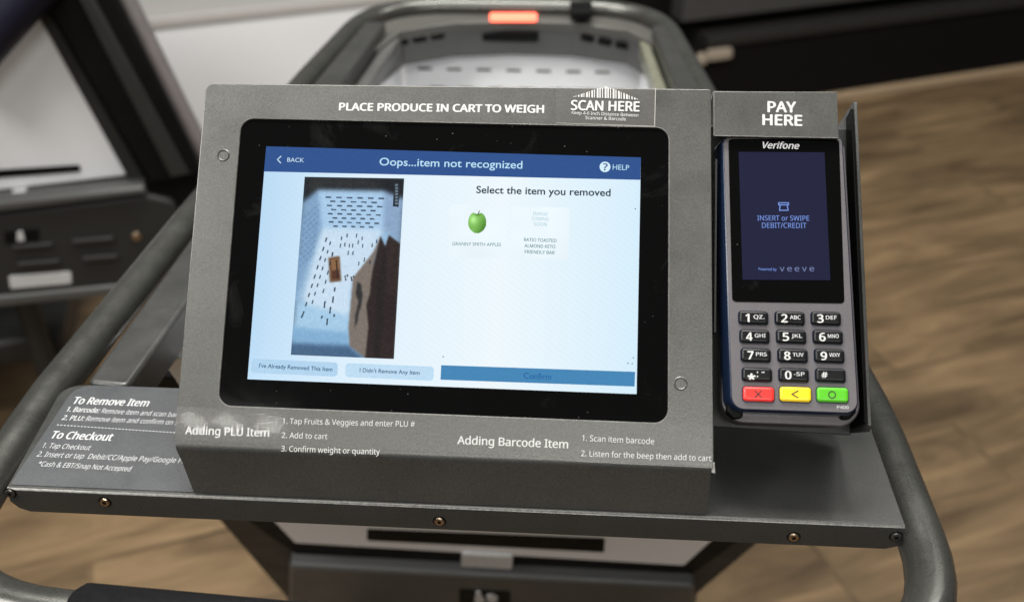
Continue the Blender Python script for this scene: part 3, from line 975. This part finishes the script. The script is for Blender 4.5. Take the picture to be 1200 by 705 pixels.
apo.data.color_attributes.new('pixels', 'FLOAT_COLOR', 'POINT').data.foreach_set('color', _l.ravel())
# camera picture of the basket: pixels of the screen, one coloured grid
PW, PH = 190, 330
_ys, _xs = np.mgrid[0:PH, 0:PW]
# picture coordinates: a sheared quad (left/right edges run between these corners)
QT0, QT1, QB1, QB0 = A3([83., 22.]), A3([440., 28.]), A3([403., 675.]), A3([33., 660.])
_s = (_xs / (PW - 1))[..., None]; _t = (_ys / (PH - 1))[..., None]
PIX = (1 - _t) * ((1 - _s) * QT0 + _s * QT1) + _t * ((1 - _s) * QB0 + _s * QB1)
IMG = np.zeros((PH, PW, 3))
LAYERS = []


def pic(pts, lvl, rgb):
    LAYERS.append((lvl, len(LAYERS), pts, rgb))


def paint_layers():
    X, Y = PIX[..., 0], PIX[..., 1]
    for lvl, _, pts, rgb in sorted(LAYERS):
        x0, x1 = min(p[0] for p in pts), max(p[0] for p in pts); y0, y1 = min(p[1] for p in pts), max(p[1] for p in pts)
        cov = np.zeros((PH, PW))
        for ox, oy in ((-.5, -.5), (.5, -.5), (-.5, .5), (.5, .5)):
            px_, py_ = X + ox, Y + oy
            ins = np.zeros((PH, PW), bool)
            for (ax, ay), (bx, by) in zip(pts, pts[1:] + pts[:1]):
                if ay == by: continue
                c_ = (ay > py_) != (by > py_)
                ins ^= c_ & (px_ < (bx - ax) * (py_ - ay) / (by - ay) + ax)
            cov += ins * .25
        IMG[:] = IMG * (1 - cov[..., None]) + cov[..., None] * A3(rgb)
        for stop, k_ in ((4, 7), (7, 3)):
            if _ == [l for l in sorted(LAYERS) if l[0] <= stop][-1][1]: blur(k_)


def blur(k):
    for _i in range(3):
        for ax in (0, 1):
            pad = [(0, 0)] * 3; pad[ax] = (k // 2, k // 2)
            q = np.cumsum(np.pad(IMG, pad, mode='edge'), axis=ax)
            q = np.concatenate([np.zeros_like(np.take(q, [0], axis=ax)), q], axis=ax)
            n_ = IMG.shape[ax]
            IMG[:] = (np.take(q, range(k, k + n_), axis=ax) - np.take(q, range(0, n_), axis=ax)) / k


pic([(83, 22), (440, 28), (403, 675), (33, 660)], 0, (150, 188, 218))
pic([(83, 22), (440, 28), (436, 100), (368, 72), (130, 68), (77, 112)], 1, (22, 26, 30))
pic([(100, 30), (300, 34), (380, 48), (330, 58), (150, 54), (96, 80)], 2, (44, 46, 46))
pic([(77, 112), (130, 68), (146, 206), (64, 420), (46, 470)], 1, (128, 162, 196))
pic([(130, 68), (368, 72), (364, 212), (146, 206)], 1, (168, 202, 232))
pic([(368, 72), (436, 100), (424, 262), (364, 212)], 1, (140, 168, 200))
pic([(146, 206), (364, 212), (330, 300), (250, 420), (240, 560), (120, 560), (64, 420)], 1, (200, 222, 240))
pic([(146, 206), (120, 300), (46, 560), (40, 600), (64, 420)], 2, (150, 184, 214))
pic([(64, 470), (240, 520), (240, 600), (38, 600)], 2, (164, 202, 230))
pic([(40, 560), (242, 580), (242, 628), (36, 620)], 3, (130, 174, 210))
pic([(35, 618), (246, 628), (296, 672), (33, 660)], 4, (66, 98, 132))
pic([(355, 234), (330, 290), (256, 384), (240, 560), (244, 628), (302, 673), (330, 560), (330, 330)], 5, (122, 112, 104))
pic([(355, 234), (372, 272), (385, 232), (426, 262), (403, 675), (300, 673), (312, 560), (304, 480), (318, 440), (320, 400), (332, 330)], 6, (40, 30, 27))
pic([(385, 232), (426, 262), (414, 470), (380, 430), (374, 300)], 7, (45, 34, 30))
pic([(372, 272), (376, 300), (356, 672), (330, 673), (340, 420)], 7, (33, 25, 23))
for q in ([(272, 398), (286, 408), (288, 450), (276, 470), (266, 440)], [(276, 470), (284, 470), (272, 540), (263, 566), (264, 520)], [(282, 424), (292, 440), (282, 500), (276, 480)]):
    pic(q, 7, (44, 44, 44))
pic([(168, 312), (208, 306), (214, 396), (173, 400)], 7, (104, 74, 50))
pic([(176, 318), (204, 314), (207, 352), (180, 356)], 8, (136, 100, 66)); pic([(180, 360), (206, 358), (208, 384), (182, 388)], 8, (84, 50, 34))
pic([(194, 320), (199, 320), (204, 386), (198, 387)], 9, (58, 40, 32))
pic([(404, 42), (426, 45), (420, 130), (399, 128)], 8, (34, 40, 48))
for i in range(7): pic([(408, 48 + 11 * i), (418, 48 + 11 * i), (417, 55 + 11 * i), (407, 55 + 11 * i)], 9, (110, 126, 140))


def dash(x, y, dx, dy, w=4.6, rgb=(30, 44, 62), lvl=8):
    l = math.hypot(dx, dy); nx_, ny_ = -dy / l * w / 2, dx / l * w / 2
    pic([(x + nx_, y + ny_), (x + dx + nx_, y + dy + ny_), (x + dx - nx_, y + dy - ny_), (x - nx_, y - ny_)], lvl, rgb)


for r_ in range(8):
    y = 95 + 14.8 * r_; x0_ = 158 + (r_ % 2) * 14; stp = 38 - r_ * .9
    for i in range(6 if r_ % 2 == 0 else 5): dash(x0_ + 2 * r_ + i * stp, y + i * .9, 20 - r_ * .6, .6)
for i in range(9): dash(162 - 10.2 * i, 240 + 33 * i, -5, 15, 4.6)
for i in range(8): dash(176 - 9 * i, 254 + 30 * i, -4, 13, 4.2)
for i in range(5): dash(184 - 8 * i, 292 + 33 * i, -4, 15, 4)
for x, y in ((236, 226), (216, 236), (228, 258), (212, 262), (244, 262), (270, 226), (290, 236), (276, 250), (292, 262), (256, 262), (240, 288), (257, 288), (342, 246), (326, 260), (298, 312), (278, 326), (318, 322)): dash(x, y, -2, 14, 3.6)
for x, y in ((192, 418), (186, 450), (156, 468), (176, 488), (165, 530), (184, 292)): dash(x, y, -3, 24 if y > 440 else 15, 5)
for x, y in ((228, 376), (236, 372), (250, 380), (258, 376), (230, 386), (252, 388)): dash(x, y, 0, 8, 5, (60, 66, 72))
for x, y in ((74, 518), (146, 520), (190, 514)): dash(x, y, -3, 10, 5)
for r_ in range(9):
    for i in range(5): dash(82 + i * 12 - r_ * 2.4, 168 + r_ * 22 - i * 11, 7, -6, 2.4, (76, 104, 142), 5)
for r_ in range(5):
    for i in range(4): dash(376 + i * 13, 116 + r_ * 24 + i * 12, 7, 6, 2.2, (84, 108, 146), 4)

paint_layers()
blur(3) if False else None
rng = np.random.default_rng(3)
IMG += rng.normal(0, 6.0, IMG.shape[:2])[..., None]
_lo = rng.normal(0, 1, (PH // 6 + 2, PW // 6 + 2)); _lo = np.kron(_lo, np.ones((6, 6)))[:PH, :PW]
IMG += 1.5 * _lo[..., None]
IMG = np.clip(IMG, 0, 255)
LIN = np.where(IMG <= 10, IMG / 255 / 12.92, ((IMG / 255 + .055) / 1.055) ** 2.4)
mp_, pt_, pb2 = nt('camera_feed')
pb2.inputs['Base Color'].default_value = (.004, .004, .005, 1); pb2.inputs['Roughness'].default_value = .12
at_ = N(pt_, 'ShaderNodeAttribute', attribute_name='pixels')
pt_.links.new(at_.outputs['Color'], pb2.inputs['Emission Color']); pb2.inputs['Emission Strength'].default_value = 1.0
mb = MB()
cvp = [[FACE.w(*FACE.px(330 + PIX[j, i, 0] / 3.0625, 200 + PIX[j, i, 1] / 3.0625, n2), n2) for i in range(PW)] for j in range(PH)]
mb.add([p for r_ in cvp for p in r_], [[j * PW + i, (j + 1) * PW + i, (j + 1) * PW + i + 1, j * PW + i + 1] for j in range(PH - 1) for i in range(PW - 1)], mp_)
cpo = mb.build('camera_picture', scr, 0)
ca = cpo.data.color_attributes.new('pixels', 'FLOAT_COLOR', 'POINT')
ca.data.foreach_set('color', np.concatenate([LIN.reshape(-1, 3), np.ones((PW * PH, 1))], 1).ravel())

# ---- pay plate and cradle for the reader
mb = MB()
pp = P_(FACE, [(836, 159.5), (983.3, 162.3), (981, 107.4), (836, 107)], .0)
slab(mb, FACE, rounded(pp, .0008, 3), 0.0, .0018, STEEL, .0005, edgem=WORN_GLINT)
# plate folds back over the top
a = FACE.w(*pp[3], 0); 
slab(mb, FACE, rect(pp[3][0], pp[3][1] - .0018, pp[2][0], pp[2][1] - .0002), -.0018, .05, STEEL, 0)
sp = mb.build('pay_plate', con, 30)
letters(sp, L(FACE, 'PAY', (900, 131.2), (932.5, 131.8), 12.2, nf, INK, .027, plain=True), L(FACE, 'HERE', (894, 146.4), (939.6, 147.4), 12.2, nf, INK, .027, plain=True))
XS = 0.3435
SIDE = Frame(FACE.w(XS, 0, 0), FACE.ey, FACE.en)     # x = along the face, y = outward


def side_px(u, v):
    d = ray(u, v); k_ = ((SIDE.o - CAM) @ SIDE.en) / (d @ SIDE.en); p = CAM + d * k_ - SIDE.o
    return (p @ SIDE.ex, p @ SIDE.ey)


mb = MB()
f_t = side_px(1002, 118); f_b = side_px(1019, 499)
sp_pts = [(f_t[0], f_t[1]), (f_b[0], f_b[1]), (f_b[0] - .003, f_b[1] - .004), (f_b[0] - .002, -.062), (f_t[0] - .003, -.062)]
if SIDE.en[0] > 0:
    slab(mb, SIDE, rounded(sp_pts, .002, 3), 0.0012, .0018, TRAYM, .0004)
else:
    slab(mb, SIDE, rounded(sp_pts, .002, 3), 0.0006, .0018, TRAYM, .0004)
mb.build('side_plate', con, 30)
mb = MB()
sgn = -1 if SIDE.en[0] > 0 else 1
slab(mb, SIDE, [(f_t[0] - .004, f_t[1] - .003), (f_b[0] + .002, f_b[1] - .003), (f_b[0], -.033), (f_t[0] - .006, -.033)], -.0008 if sgn < 0 else .0018, .0008, BLACKM)  # black sheet added for the shade on the plate's inner face
mb.build('side_shade', con, 30)
mb = MB()
bx0 = corners[1][0] + .001
b_l = FACE.px(840, 499, -.035); b_r = FACE.px(1003, 512, -.035)
slab(mb, FACE, [(bx0, b_l[1]), (XS - .0008, b_r[1] + .001), (XS - .0008, .03), (bx0, .03)], -.035, .0018, DARKM, .0005)
mb.build('reader_cradle', con, 30)
mb = MB()
cx = bx0 + .0004
slab(mb, Frame(FACE.w(cx, 0, 0), FACE.ey, FACE.en), [(-.10, -.03), (-.0, -.03), (-.0, -.004), (-.10, -.004)], 0, .001, DARKM)
mb.build('cradle_wall', con, 30)

# ================================================================== CARD READER
rd = thing('card_reader', 'black and lilac card reader with colour keys under the PAY HERE plate', 'card reader', tuple(READ.w(0, -.16, -.03)))
mb = MB()
nb2 = -.0115
base_pts = [READ.px(846, 489, nb2), READ.px(1009, 492, nb2), READ.px(990, 166, nb2), READ.px(846.5, 166, nb2)]
base_pts[0] = (base_pts[0][0], READ.px(930, 497, nb2)[1]); base_pts[1] = (base_pts[1][0], READ.px(930, 497, nb2)[1])
slab(mb, READ, rounded(base_pts, [.012, .012, .005, .005], 8), nb2, .014, LILAC, .0012)
mb.build('base_shell', rd)
for q in ([(852, 470), (871, 470), (871, 490), (860, 490), (852, 482)], [(986, 470), (1004, 470), (1004, 483), (996, 491), (986, 491)]):
    mb = MB(); slab(mb, READ, rounded(P_(READ, q, -.006), .002, 4), -.006, .008, BLACKM, .0012); mb.build('corner_post', rd)
mb = MB()
top_c = [READ.px(858.3, 481, 0), READ.px(1005.6, 481.6, 0), READ.px(986.5, 161, 0), READ.px(848.3, 161, 0)]
yb2 = READ.px(930, 481, 0)[1]
top_c[0] = (top_c[0][0], yb2); top_c[1] = (top_c[1][0], yb2)
tpo = rounded(top_c, [.0065, .0065, .003, .003], 7)
TP = ccw(tpo)
prof = [(-.0012, -.0150), (-.0014, -.010), (-.0012, -.0035), (-.0006, -.0012), (0, -.0008)]
lean = lambda pts, n: [(x + (.17 * (n + .0008) if x < 0 else 0), y) for x, y in pts]
for (d0, na), (d1, nb) in zip(prof, prof[1:]):
    ring(mb, READ, lean(offset(TP, d1), nb), nb, lean(offset(TP, d0), na), na, RBLACK)
sheet(mb, READ, TP, -.0008, RBLACK)
mb.build('body', rd, 50)
mb = MB(); slab(mb, READ, TP, 0.0, .0008, LILAC, .0004); mb.build('keypad_panel', rd)
mb = MB()
gc = [READ.px(858, 353.6), READ.px(989.6, 355.6), READ.px(983.3, 163), READ.px(853.3, 163)]
slab(mb, READ, rounded(gc, [.0022, .0022, .0025, .0025], 5), .0003, .0008, bezel_glass('reader_glass'), .0002)
rg = mb.build('screen_glass', rd)
mb = MB(); nr = .0005
q = P_(READ, [(870.2, 327.6), (973, 328.2), (966.2, 178.6), (865.6, 178)], nr)
sheet(mb, READ, q, nr, glow('reader_display', (31, 33, 60), 1.0, .08)); mb.build('display', rg, 0)
letters(rg, L(READ, 'Verifone', (894, 173.6), (936.5, 174.6), 7.4, nr, SILVER, .022, shear=.25))
rt = glow('reader_text', (120, 150, 225)); nr2 = .0006
mb = MB()
text(mb, READ, 'INSERT or SWIPE', (887.6, 258.2), (948.4, 258.6), 5.8, nr2, rt, .002)
text(mb, READ, 'DEBIT/CREDIT', (893, 266.9), (945.2, 267.2), 6.0, nr2, rt, .002)
text(mb, READ, 'Powered by', (889, 316.6), (910, 317), 3.0, nr2, rt, .006)
vt = glow('reader_text_pale', (120, 132, 175))
for i, ch in enumerate('veeve'):
    text(mb, READ, ch, (914 + 8.7 * i, 317.8), (919.4 + 8.7 * i, 317.8), 6.6, nr2, vt, -.004)


def stroke(fr, pts, w_, n, m):
    pts = [A3(fr.px(*p, n)) for p in pts]
    for a, b in zip(pts, pts[1:]):
        d = (b - a) / np.linalg.norm(b - a); nn_ = A3([-d[1], d[0]]) * w_ / 2; a = a - d * w_ * .4; b = b + d * w_ * .4
        sheet(mb, fr, [tuple(a + nn_), tuple(a - nn_), tuple(b - nn_), tuple(b + nn_)], n, m)


stroke(READ, [(912.6, 237.6), (924, 237.6), (924, 240), (912.6, 240), (912.6, 237.6)], .0006, nr2, rt)
stroke(READ, [(914.2, 240), (913.6, 246.4), (923.6, 246.4), (922.4, 240)], .0006, nr2, rt)
mb.build('screen_lettering', rg, 0)
letters(rd, L(READ, 'P400', (981, 478.4), (994.6, 478.8), 3.6, .0003, SILVER, .01))

KO = lambda p: (800 + p[0] / 3.524, 335 + p[1] / 3.524)
rows = [[(291, 133), (441, 135), (590, 136)], [(296, 210), (447, 211), (598, 212)], [(301, 287), (453, 289), (604, 290)], [(306, 367), (457, 369), (609, 370)], [(312, 447), (464, 448), (617, 450)]]
digits = [['1', '2', '3'], ['4', '5', '6'], ['7', '8', '9'], ['*', '0', '#'], ['X', '<', 'O']]
subs = [['QZ.', 'ABC', 'DEF'], ['GHI', 'JKL', 'MNO'], ['PRS', 'TUV', 'WXY'], [", ' \"", '-SP', ''], ['', '', '']]
klabels = {(4, 0): 'red cancel key with a cross', (4, 1): 'yellow key with an arrow', (4, 2): 'green key with a ring'}
kg = 'keys of the card reader'
for r in range(5):
    for c in range(3):
        kx, ky = READ.px(*KO(rows[r][c]))
        kw, kh = (.0158, .0074) if r < 4 else (.0166, .0079)
        m = KEYB if r < 4 else (KEYR, KEYY, KEYG)[c]
        o_ = rounded(rect(kx - kw / 2, ky - kh / 2, kx + kw / 2, ky + kh / 2), .0017, 6)
        mb = MB()
        if r == 4:   # dark well round the coloured keys
            sheet(mb, READ, offset(ccw(o_), -.0005), .0002, RBLACK)
        else:
            sheet(mb, READ, offset(ccw(o_), -.0004), .0002, RBLACK)
        O_ = ccw(o_); ht = .0022 if r < 4 else .0018
        pf = [(0, 0), (0, ht * .55), (.0004, ht * .8), (.0011, ht * .97), (.0018, ht)]
        for (d0, na), (d1, nb) in zip(pf, pf[1:]):
            ring(mb, READ, offset(O_, d1), nb, offset(O_, d0), na, m)
        sheet(mb, READ, offset(O_, .0018), ht, m)
        kob = mb.build('key', rd, 80)
        if (r, c) in klabels: kob['label'] = klabels[(r, c)]
        nk = ht + .0001
        u, v = KO(rows[r][c]); v -= 1.0
        mb = MB()
        if r < 4:
            d_ = digits[r][c]
            if d_ == '*':
                text(mb, READ, '*', (u - 10, v + 11), (u - 1.5, v + 11), 11, nk, INK, .024)
                text(mb, READ, "' \"", (u + 0.5, v + 1.5), (u + 9, v + 1.5), 4.5, nk, SILVER, .01)
                text(mb, READ, ",", (u + 0.2, v + 2.6), (u + 1.6, v + 2.6), 4.5, nk, SILVER, .02)
            elif d_ == '#':
                text(mb, READ, '#', (u - 10, v + 3.2), (u - 3.0, v + 3.4), 6.6, nk, INK, .02)
            else:
                x0_ = -9.2
                wd_ = {'1': 4.6}.get(d_, 6.8)
                text(mb, READ, d_, (u + x0_ + (.6 if d_ == '1' else 0), v + 5.0), (u + x0_ + wd_, v + 5.1), 9.2, nk, INK, .024)
                s_ = subs[r][c]
                text(mb, READ, s_, (u + .6, v + 1.4), (u + .6 + (12.6 if len(s_) == 3 else 4), v + 1.6), 4.4, nk, SILVER, .006)
        else:
            nk += .00005
            if c == 0:
                stroke(READ, [(u - 3.8, v - 3.2), (u + 3.8, v + 4.2)], .0006, nk, INKK); stroke(READ, [(u + 3.8, v - 3.2), (u - 3.8, v + 4.2)], .0006, nk + .00003, INKK)
            elif c == 1:
                stroke(READ, [(u + 3.4, v - 3.4), (u - 3.6, v + .4), (u + 3.6, v + 4.4)], .0006, nk, INKK)
            else:
                cx, cy_ = READ.px(u, v + .5, nk)
                sheet(mb, READ, circ(cx, cy_, .0021, 28), nk, INKK, holes=[circ(cx, cy_, .0015, 28)])
        mb.build('lettering', kob, 0)

# ================================================================== SECOND TROLLEY AT LEFT
ct = thing('parked_cart', 'dark framed cart with white panel parked at the left edge behind the handle', 'shopping cart', tuple(LC.o * A3([1, 1, 0])))
mb = MB()
slab(mb, LC, P_(LC, [(-90, 250), (190, 214), (212, 214), (190, 150), (75, -60), (-90, -60)], -.01), -.012, .03, DARKM, .004); mb.build('rear_frame', ct)
mb = MB()
wp2 = P_(LC, [(-80, 232), (155, 205), (41, 2), (-4, -79), (-80, -79)], .0)
slab(mb, LC, rounded(wp2, [.0, .012, 0, 0, 0], 5), 0, .01, WHITEM, .003); p2 = mb.build('rear_panel', ct)
mb = MB(); slab(mb, LC, rounded(P_(LC, [(-70, 203.5), (94, 193.5), (94, 201.5), (-70, 214)], .003), .004), .003, .002, BLACKM, .001); mb.build('grip_slot', p2)
mb = MB(); slab(mb, LC, P_(LC, [(14, 226), (30, 224), (30, 234), (15, 236)], .012), .012, .02, LABELM, .002); mb.build('silver_latch', ct)
mb = MB()
slab(mb, LC, rounded(P_(LC, [(-90, 262), (175, 229), (205, 236), (212, 262), (186, 332), (130, 345), (-90, 366)], .03), [0, .02, .02, .02, .02, 0, 0]), .03, .06, DARKM, .008, steps=5); mb.build('bumper', ct)
mb = MB(); slab(mb, LC, P_(LC, [(-90, 246), (168, 219), (172, 228), (-90, 260)], .04), .04, .07, MIDM, .006, steps=4); mb.build('bumper_ledge', ct)
mb = MB(); slab(mb, LC, P_(LC, [(-90, 356), (140, 334), (138, 346), (-90, 370)], .035), .035, .04, MIDM, .006, steps=4); mb.build('bumper_skirt', ct)
mb = MB(); slab(mb, LC, P_(LC, [(5, 272), (45, 268), (46, 282), (6, 286)], .032), .032, .004, BLACKM, .001); pt_ = mb.build('port', ct)
mb = MB(); slab(mb, LC, P_(LC, [(20, 272), (26, 271), (29, 282), (20, 283)], .034), .034, .003, LABELM, .001); mb.build('logo_mark', pt_)
mb = MB(); slab(mb, LC, rounded(P_(LC, [(10, 324), (83, 318.5), (84, 332), (12, 338.5)], .032), .004), .032, .002, LABELM, .0005); mb.build('label', ct)
for q in ([(84, 282), (134, 278), (134, 284), (84, 288)], [(96, 302), (138, 299), (138, 304.5), (96, 308)], [(20, 309), (70, 305), (70, 310), (20, 314)], [(14, 289), (62, 285), (62, 290), (14, 294)]):
    mb = MB(); slab(mb, LC, rounded(P_(LC, q, .036), .004), .036, .008, DARKM, .003); mb.build('vent_rib', ct)
mb = MB(); cx, cy_ = LC.px(160, 278, .033); slab(mb, LC, circ(cx, cy_, .008), .033, .004, BRASS, .002); mb.build('screw', ct)
# slanted black post and the bright rail behind it
mb = MB()
slab(mb, LC, P_(LC, [(170, 212), (237, 203), (238, 262), (205, 262), (190, 235)], .015), .015, .05, BLACKM, .004)
slab(mb, LC, P_(LC, [(14, -60), (174, 216), (152, 214), (0, -60)], .006), .006, .04, DARKM, .004)
slab(mb, LC, P_(LC, [(16, -60), (107, -60), (238, 205), (176, 216)], .03), .03, .06, BLACKM, .006)
slab(mb, LC, P_(LC, [(60, -60), (78, -60), (222, 205), (200, 210)], .036), .036, .02, DARKM, .006)  # charcoal strip painting a soft highlight along the black post
mb.build('corner_post', ct)
mb = MB()
tube(mb, [LC.w(*LC.px(-60, 100, .05), .05), LC.w(*LC.px(52, -30, .05), .05)], .034, paint('navy_grip', (.010, .010, .020), .4, 0, grain=200, spec=.2), 20); mb.build('handle_grip', ct)
mb = MB()
slab(mb, LC, [(-.5, -.12), (.02, -.12), (.02, .25), (-.5, .25)], -.05, .75, MIDM, .02); mb.build('basket', ct)
mb = MB()
slab(mb, LC, [(-.5, -.42), (.0, -.42), (.0, -.36), (-.5, -.36)], -.10, .75, DARKM, .02); mb.build('lower_rack', ct)
mb = MB()
r0_, r1_ = LC.px(128, -40, -.01), LC.px(238, 180, -.01)
RAILM = paint('satin_rail', (.34, .31, .31), .35, .6, grain=300, vary=.1, bump=.02)
tube(mb, [LC.w(*r0_, -.01), LC.w(*r1_, -.01)], .016, RAILM, 20); mb.build('rail', ct)
for x in (-.25, -.03):
    mb = MB(); a = LC.w(x, -.16, -.05); tube(mb, [a, A3([a[0], a[1], .05])], .02, DARKM); mb.build('leg', ct)

# ================================================================== BACKGROUND FIXTURES
wc = thing('white_counter', 'pale white counter with flat front behind the carts at upper left', 'counter', tuple(WC.o))
xa, xb_ = WC.px(-60, 60)[0], WC.px(486, 0)[0]
mb = MB(); slab(mb, WC, rect(xa, 0.05, xb_, .44), 0, .6, WHITEM, .004); mb.build('front_panel', wc)
mb = MB(); slab(mb, WC, rect(xa - .01, .44, xb_ + .01, .47), .01, .62, paint('pale_grey_top', (.42, .40, .385), .5, 0, grain=200, vary=.04, bump=0), .006); mb.build('countertop', wc)
mb = MB(); slab(mb, WC, rect(xa, .0, xb_, .05), -.04, .5, DARKM); mb.build('kick_plate', wc)

sh = thing('black_shelf_unit', 'black metal shelf unit standing on the wood floor at upper right', 'shelf unit', tuple(KF.o))
kx0, kx1 = -1.15, 2.6
zs = 0.5 * (KF.px(830, 50)[1] + KF.px(1200, 0)[1])
mb = MB(); slab(mb, KF, rect(kx0, .03, kx1, zs - .02), 0, .5, paint('shelf_black', (.005, .0045, .0045), .55, 0, grain=300, spec=.12), .003); mb.build('base', sh)
mb = MB(); slab(mb, KF, rect(KF.px(828, 52)[0], zs - .02, kx1, zs + .014), .012, .4, SHELFG, .006); mb.build('shelf_edge', sh)
mb = MB(); slab(mb, KF, rect(kx0, zs + .016, kx1, .95), -.12, .4, MATS['shelf_black'], .003); mb.build('back_panel', sh)
mb = MB(); slab(mb, KF, rect(KF.px(806, 20)[0], zs + .06, kx1, zs + .40), -.03, .08, paint('drawer_grey', (.045, .044, .043), .45, 0, grain=200), .006); mb.build('drawer_front', sh)
mb = MB(); c = KF.px(842, 62); slab(mb, KF, rounded(rect(c[0] - .045, c[1] - .017, c[0] + .040, c[1] + .017), .010), .02, .03, TAN, .004); mb.build('price_tag', sh)
mb = MB(); c = KF.px(821, 68); slab(mb, KF, circ(*c, .018), .02, .03, TAN, .004); mb.build('tag_clip', sh)
mb = MB(); slab(mb, KF, rect(kx0, .0, kx1, .03), .02, .3, TRIMW, .006); mb.build('wooden_trim', sh)
